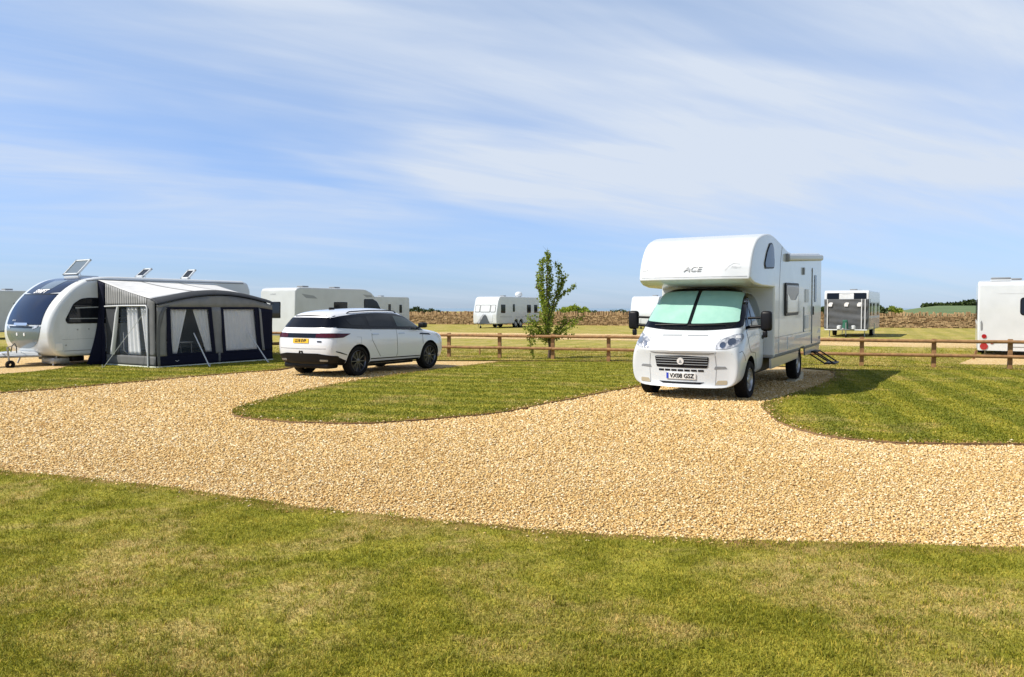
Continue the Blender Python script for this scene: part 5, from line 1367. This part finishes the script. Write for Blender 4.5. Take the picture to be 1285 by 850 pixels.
# bonnet lines, vents, headlamps
conform('bonnet_edge', roundpoly([(-.60, .875), (.60, .875), (.62, .905), (-.62, .905)], .01), bv, 'front', M['decal_l'], mh, .004, .06)
strip('bonnet_gap', [(-.66, 1.12), (-.585, .87), (-.5, .855), (0, .85), (.5, .855), (.585, .87), (.66, 1.12)], .010, bv, 'front', M['seam'], mh)
for y0, y1 in ((-.42, -.06), (.06, .42)): strip('bonnet_vent', [(y0, 1.165), (y1, 1.17)], .018, bv, 'front', M['decal'], mh, .006)
for s in (-1, 1):
    hl = conform('headlight', roundpoly([(s * .60, .935), (s * .80, .945), (s * .93, .99), (s * .975, 1.10), (s * .95, 1.215), (s * .85, 1.185), (s * .68, 1.11), (s * .61, 1.02)][::s], [.03, .05, .05, .05, .05, .05, .05, .03]), bv, 'front', M['lens'], mh, .008, .05)
    for (y, z, r) in ((.72, 1.01, .05), (.845, 1.065, .06)):
        conform('reflector', [(s * y + r * math.cos(a), z + r * math.sin(a)) for a in [k * math.pi / 7 for k in range(14)]], bv, 'front', M['chrome'], hl, .012, .05)
    conform('turn_signal', roundpoly([(s * .88, 1.13), (s * .945, 1.12), (s * .93, 1.18), (s * .88, 1.165)][::s], .01), bv, 'front', M['lampw'], hl, .012, .05)
    conform('bumper_slot', roundpoly([(s * .58, .585), (s * .80, .600), (s * .77, .635), (s * .60, .635)][::s], .01), bv, 'front', M['grey_pl'], mh, .006, .05)
    conform('fog_lamp', roundpoly([(s * .60, .305), (s * .80, .315), (s * .80, .39), (s * .64, .385)][::s], .02), bv, 'front', mat('fog_lens_reflection', (.42, .36, .26), .2, coat=1.0), mh, .006, .05)  # brownish reflection in the lens is painted in as its base colour
    strip('bumper_gap', [(s * .60, .84), (s * .62, .60), (s * .60, .30)], .008, bv, 'front', M['decal'], mh)
g = conform('grille', roundpoly([(-.47, .60), (.47, .60), (.50, .80), (.03, .82), (-.50, .80)], .03), bv, 'front', M['black'], mh, .006, .06)
for z in (.655, .70, .745, .785): strip('grille_bar', [(-.475, z), (0, z + .004), (.475, z)], .010, bv, 'front', M['decal'], g, .016)
em = conform('emblem', [(.062 * math.cos(a), .72 + .062 * math.sin(a)) for a in [k * math.pi / 12 for k in range(24)]], bv, 'front', M['lampw'], g, .028, .05)
conform('emblem_mark', roundpoly([(-.03, .69), (.03, .69), (0.0, .755)], .005), bv, 'front', M['decal'], em, .032, .03)
for k in range(7): conform('air_slot', rrect(-.425 + k * .122, .535, -.325 + k * .122, .568, .006), bv, 'front', M['black'], mh, .006, .05)
np_ = conform('number_plate', rrect(-.27, .395, .27, .505, .01), bv, 'front', M['plate_w'], mh, .020, .06)
conform('plate_band', rrect(-.268, .397, -.225, .503, .006), bv, 'front', M['eu'], np_, .023, .06)
lettering('plate_lettering', 'VX08 GSZ', .108, .02, .450, bv, 'front', M['ink'], np_, .025, 0, .92, .003)
conform('lower_intake', roundpoly([(-.42, .345), (.42, .345), (.34, .31), (-.34, .31)][::-1], .01), bv, 'front', M['black'], mh, .006, .05)
# doors and side glass
for pl in ('left', 'right'):
    dw = conform('door_window', roundpoly([(.16, 1.25), (-1.03, 1.25), (-1.06, 1.90), (-.46, 1.93), (-.30, 1.82), (.08, 1.42)], .05), bv, pl, M['gloss_black'], mh, .006, .06)
    conform('pane', roundpoly([(-.02, 1.31), (-.02, 1.47), (-.34, 1.77), (-.50, 1.87), (-.99, 1.84), (-.97, 1.31)][::-1], .04), bv, pl, M['carglass'], dw, .010, .06)
    strip('quarter_pillar', [(-.22, 1.30), (-.24, 1.72)], .04, bv, pl, M['black'], dw, .014)
    strip('door_gap', [(.25, 1.22), (.20, 1.0), (.36, .84), (.42, .60), (.45, .50)], .010, bv, pl, M['seam'], mh) if False else None
    strip('door_gap', [(.12, 1.24), (.08, .95), (-.02, .85), (-.35, .82), (-.46, .60), (-.46, .44)], .010, bv, pl, M['seam'], mh)
    strip('door_gap', [(-1.10, 1.95), (-1.12, 1.2), (-1.08, .45)], .012, bv, pl, M['seam'], mh)
    conform('door_handle', rrect(-1.0, 1.05, -.86, 1.12, .02), bv, pl, M['black'], mh, .016, .06)
    strip('wing_gap', [(.78, .86), (.55, .90), (.42, .80), (.40, .72)], .010, bv, pl, M['seam'], mh)
    strip('door_crease', [(.05, 1.12), (-.5, 1.15), (-1.05, 1.14)], .012, bv, pl, M['decal_l'], mh)
for s in (-1, 1):
    bm = bmesh.new(); box(bm, -.10, .04, s * 1.28 - .10, s * 1.28 + .10, 1.24, 1.60, .055, None, 3); o = part('wing_mirror', bm, M['black'], mh, 50)
    bm = bmesh.new(); tube(bm, [(-.02, s * .93, 1.30), (-.02, s * 1.2, 1.33)], .028, 8); tube(bm, [(-.02, s * .95, 1.47), (-.02, s * 1.2, 1.48)], .022, 8)
    box(bm, -.06, .02, s * 1.26 - .04, s * 1.26 + .04, 1.12, 1.24, .02); part('arm', bm, M['black'], o, 50)
    bm = bmesh.new(); box(bm, -.112, -.101, s * 1.28 - .075, s * 1.28 + .075, 1.29, 1.56, .002); part('mirror_glass', bm, M['chrome'], o)
for s in (-1, 1): wheel(mh, 0, s * .90, .345, .345, .22, M['tyre'], M['rim'], s, 8, .62, 'steel')
for s in (-1, 1): wheel(mh, -4.0, s * .96, .345, .345, .22, M['tyre'], M['rim'], s, 8, .62, 'steel')
# overcab pod: windows, lettering, mouldings
lettering('badge', 'ACE', .13, .03, 2.37, bvh_b, 'front', M['decal'], mh, .016, .25, 1.35, .004)
strip('flourish', [(.62, 2.34), (.68, 2.42), (.76, 2.47), (.86, 2.45)], .012, bvh_b, 'front', M['decal_l'], mh, .006)
lettering('model_name', 'Milano', .06, .80, 2.40, bvh_b, 'front', M['decal_l'], mh, .014, .3)
conform('decal', roundpoly([(-.99, 2.36), (-.87, 2.37), (-.89, 2.41), (-.97, 2.40)], .01), bvh_b, 'front', M['decal_l'], mh, .006, .06)
strip('pod_line', [(-.80, 2.33), (-.80, 2.5), (-.78, 2.75)], .008, bvh_b, 'front', M['decal_l'], mh)
strip('pod_lip', [(-1.0, 2.235), (0, 2.235), (1.0, 2.235)], .012, bvh_b, 'front', M['decal_l'], mh, .004)
for pl in ('left', 'right'):
    window(mh, bvh_b, pl, [(-.58, 2.38), (-1.20, 2.40), (-1.28, 2.50), (-1.28, 2.83), (-1.16, 2.90), (-.98, 2.88), (-.74, 2.70), (-.54, 2.46)], M['smoke'], True, .06, inset=.03)
    strip('pod_joint', [(-1.62, .72), (-1.62, 2.0), (-1.72, 2.5), (-1.95, 2.86)], .010, bvh_b, pl, M['decal'], mh)
    strip('waist_line', [(-1.30, 1.055), (-6.2, 1.055)], .012, bvh_b, pl, M['decal'], mh)
    strip('graphic_band', [(-1.35, .99), (-4.0, .97), (-6.2, 1.0)], .07, bvh_b, pl, M['decal_l'], mh, .003)
    strip('lower_trim', [(-1.30, .70), (-3.62, .70)], .045, bvh_b, pl, M['grey_pl'], mh, .010)
    strip('lower_trim', [(-4.38, .70), (-6.2, .70)], .045, bvh_b, pl, M['grey_pl'], mh, .010)
    for x in (-1.95, -2.75): conform('locker_door', rrect(x - .33, .76, x + .33, 1.02, .03), bvh_b, pl, M['white'], mh, .010, .2)
wf = window(mh, bvh_b, 'left', (-3.40, 1.46, -2.08, 2.14), M['smoke'], True, .10, inset=.05, off=.03)
conform('blind', roundpoly([(-3.30, 1.53), (-2.20, 1.53), (-2.22, 1.92), (-2.5, 1.78), (-3.0, 1.78), (-3.28, 1.92)], .04), bvh_b, 'left', mat('window_blind', (.52, .52, .50), .25, coat=1.0), wf, .045, .2)
window(mh, bvh_b, 'right', (-4.2, 1.35, -3.0, 2.05), M['smoke'], True, .10, inset=.05, off=.03)
dr = conform('entry_door', rrect(-5.72, .74, -5.05, 2.52, .06), bvh_b, 'left', M['white'], mh, .016, .25)
strip('door_gap', [(-5.04, .74), (-5.04, 2.52)], .016, bvh_b, 'left', M['seam'], dr, .010); strip('door_gap', [(-5.73, .74), (-5.73, 2.52)], .016, bvh_b, 'left', M['seam'], dr, .010)
conform('door_window', rrect(-5.50, 1.72, -5.26, 2.36, .04), bvh_b, 'left', M['smoke'], dr, .026, .2)
conform('handle', rrect(-5.16, 1.42, -5.09, 1.62, .02), bvh_b, 'left', M['black'], dr, .035, .2)
for z in (1.12, 1.72): conform('fridge_vent', rrect(-4.62, z, -4.22, z + .30, .02), bvh_b, 'left', M['decal_l'], mh, .014, .2)
conform('awning_lamp', rrect(-4.05, 2.34, -3.92, 2.50, .02), bvh_b, 'left', M['grey_pl'], mh, .03, .1)
strip('drip_strip', [(-4.10, 1.05), (-4.10, 1.62)], .05, bvh_b, 'left', M['grey_pl'], mh, .012)
conform('socket', rrect(-6.10, .80, -6.02, .88, .01), bvh_b, 'left', M['grey_pl'], mh, .012, .1)
bm = bmesh.new(); box(bm, -6.20, -2.30, 1.13, 1.21, 2.58, 2.72, .045, None, 3); [setattr(v.co, 'z', v.co.z - .040 * (v.co.x + 2.3)) for v in bm.verts]; o = part('awning_cassette', bm, M['decal_l'], mh, 50)
bm = bmesh.new(); box(bm, -2.30, -2.18, 1.13, 1.22, 2.57, 2.735, .03, None, 3); part('end_cap', bm, M['grey_pl'], o, 50)
for x in (-2.9, -4.6, -5.6): rooflight(mh, x, -.1, 2.77 - .044 * (x + 2.8), .45)
# rear end
window(mh, bvh_b, 'rear', (-.6, 1.4, .6, 2.0), M['smoke'], True, .1)
for s in (-1, 1): conform('tail_lamp', rrect(s * .98 - .06, .85, s * .98 + .06, 1.25, .05), bvh_b, 'rear', M['red'], mh, .016, .1)
# fold-out entry step
bm = bmesh.new(); box(bm, -5.70, -5.10, 1.02, 1.26, .52, .56, .01); st_ = part('entry_step', bm, M['black'], mh, 40)
bm = bmesh.new(); box(bm, -5.70, -5.10, 1.42, 1.68, .26, .29, .01); part('tread', bm, M['black'], st_, 40)
for x in (-5.66, -5.14):
    bm = bmesh.new(); tube(bm, [(x, 1.05, .52), (x, 1.46, .26)], .018, 6); tube(bm, [(x, 1.24, .54), (x, 1.64, .28)], .018, 6); part('side_arm', bm, M['black'], st_)
# levelling ramps under the rear wheels
rampm = mat('ramp_beige', (.50, .44, .30), .6)
fM = Vector((-math.sin(R(31)), -math.cos(R(31)), 0)); lM = Vector((math.cos(R(31)), -math.sin(R(31)), 0))
def ramp(lab, side):
    o = thing('levelling_ramp', lab, 'ramp', MO - fM * 4.0 + lM * side * .96, MRZ, 'levelling ramps under the rear wheels')
    bm = bmesh.new(); pr = [(.36, 0), (.30, .035), (.14, .04), (.11, .056), (-.13, .056), (-.18, .12), (-.36, .125), (-.40, .18), (-.58, .18), (-.60, 0)]
    a = [bm.verts.new((x, -.11, z)) for x, z in pr]; b = [bm.verts.new((x, .11, z)) for x, z in pr]
    bm.faces.new(a); bm.faces.new(b[::-1])
    for i in range(len(pr)): bm.faces.new((a[i], b[i], b[(i + 1) % len(pr)], a[(i + 1) % len(pr)]))
    bmesh.ops.recalc_face_normals(bm, faces=bm.faces[:]); bmesh.ops.bevel(bm, geom=bm.edges[:], offset=.006, segments=1, affect='EDGES')
    part('ramp_body', bm, rampm, o)
ramp('pale stepped plastic ramp behind the near rear wheel of the overcab motorhome', 1)
ramp('pale stepped plastic ramp under the far rear wheel of the overcab motorhome', -1)
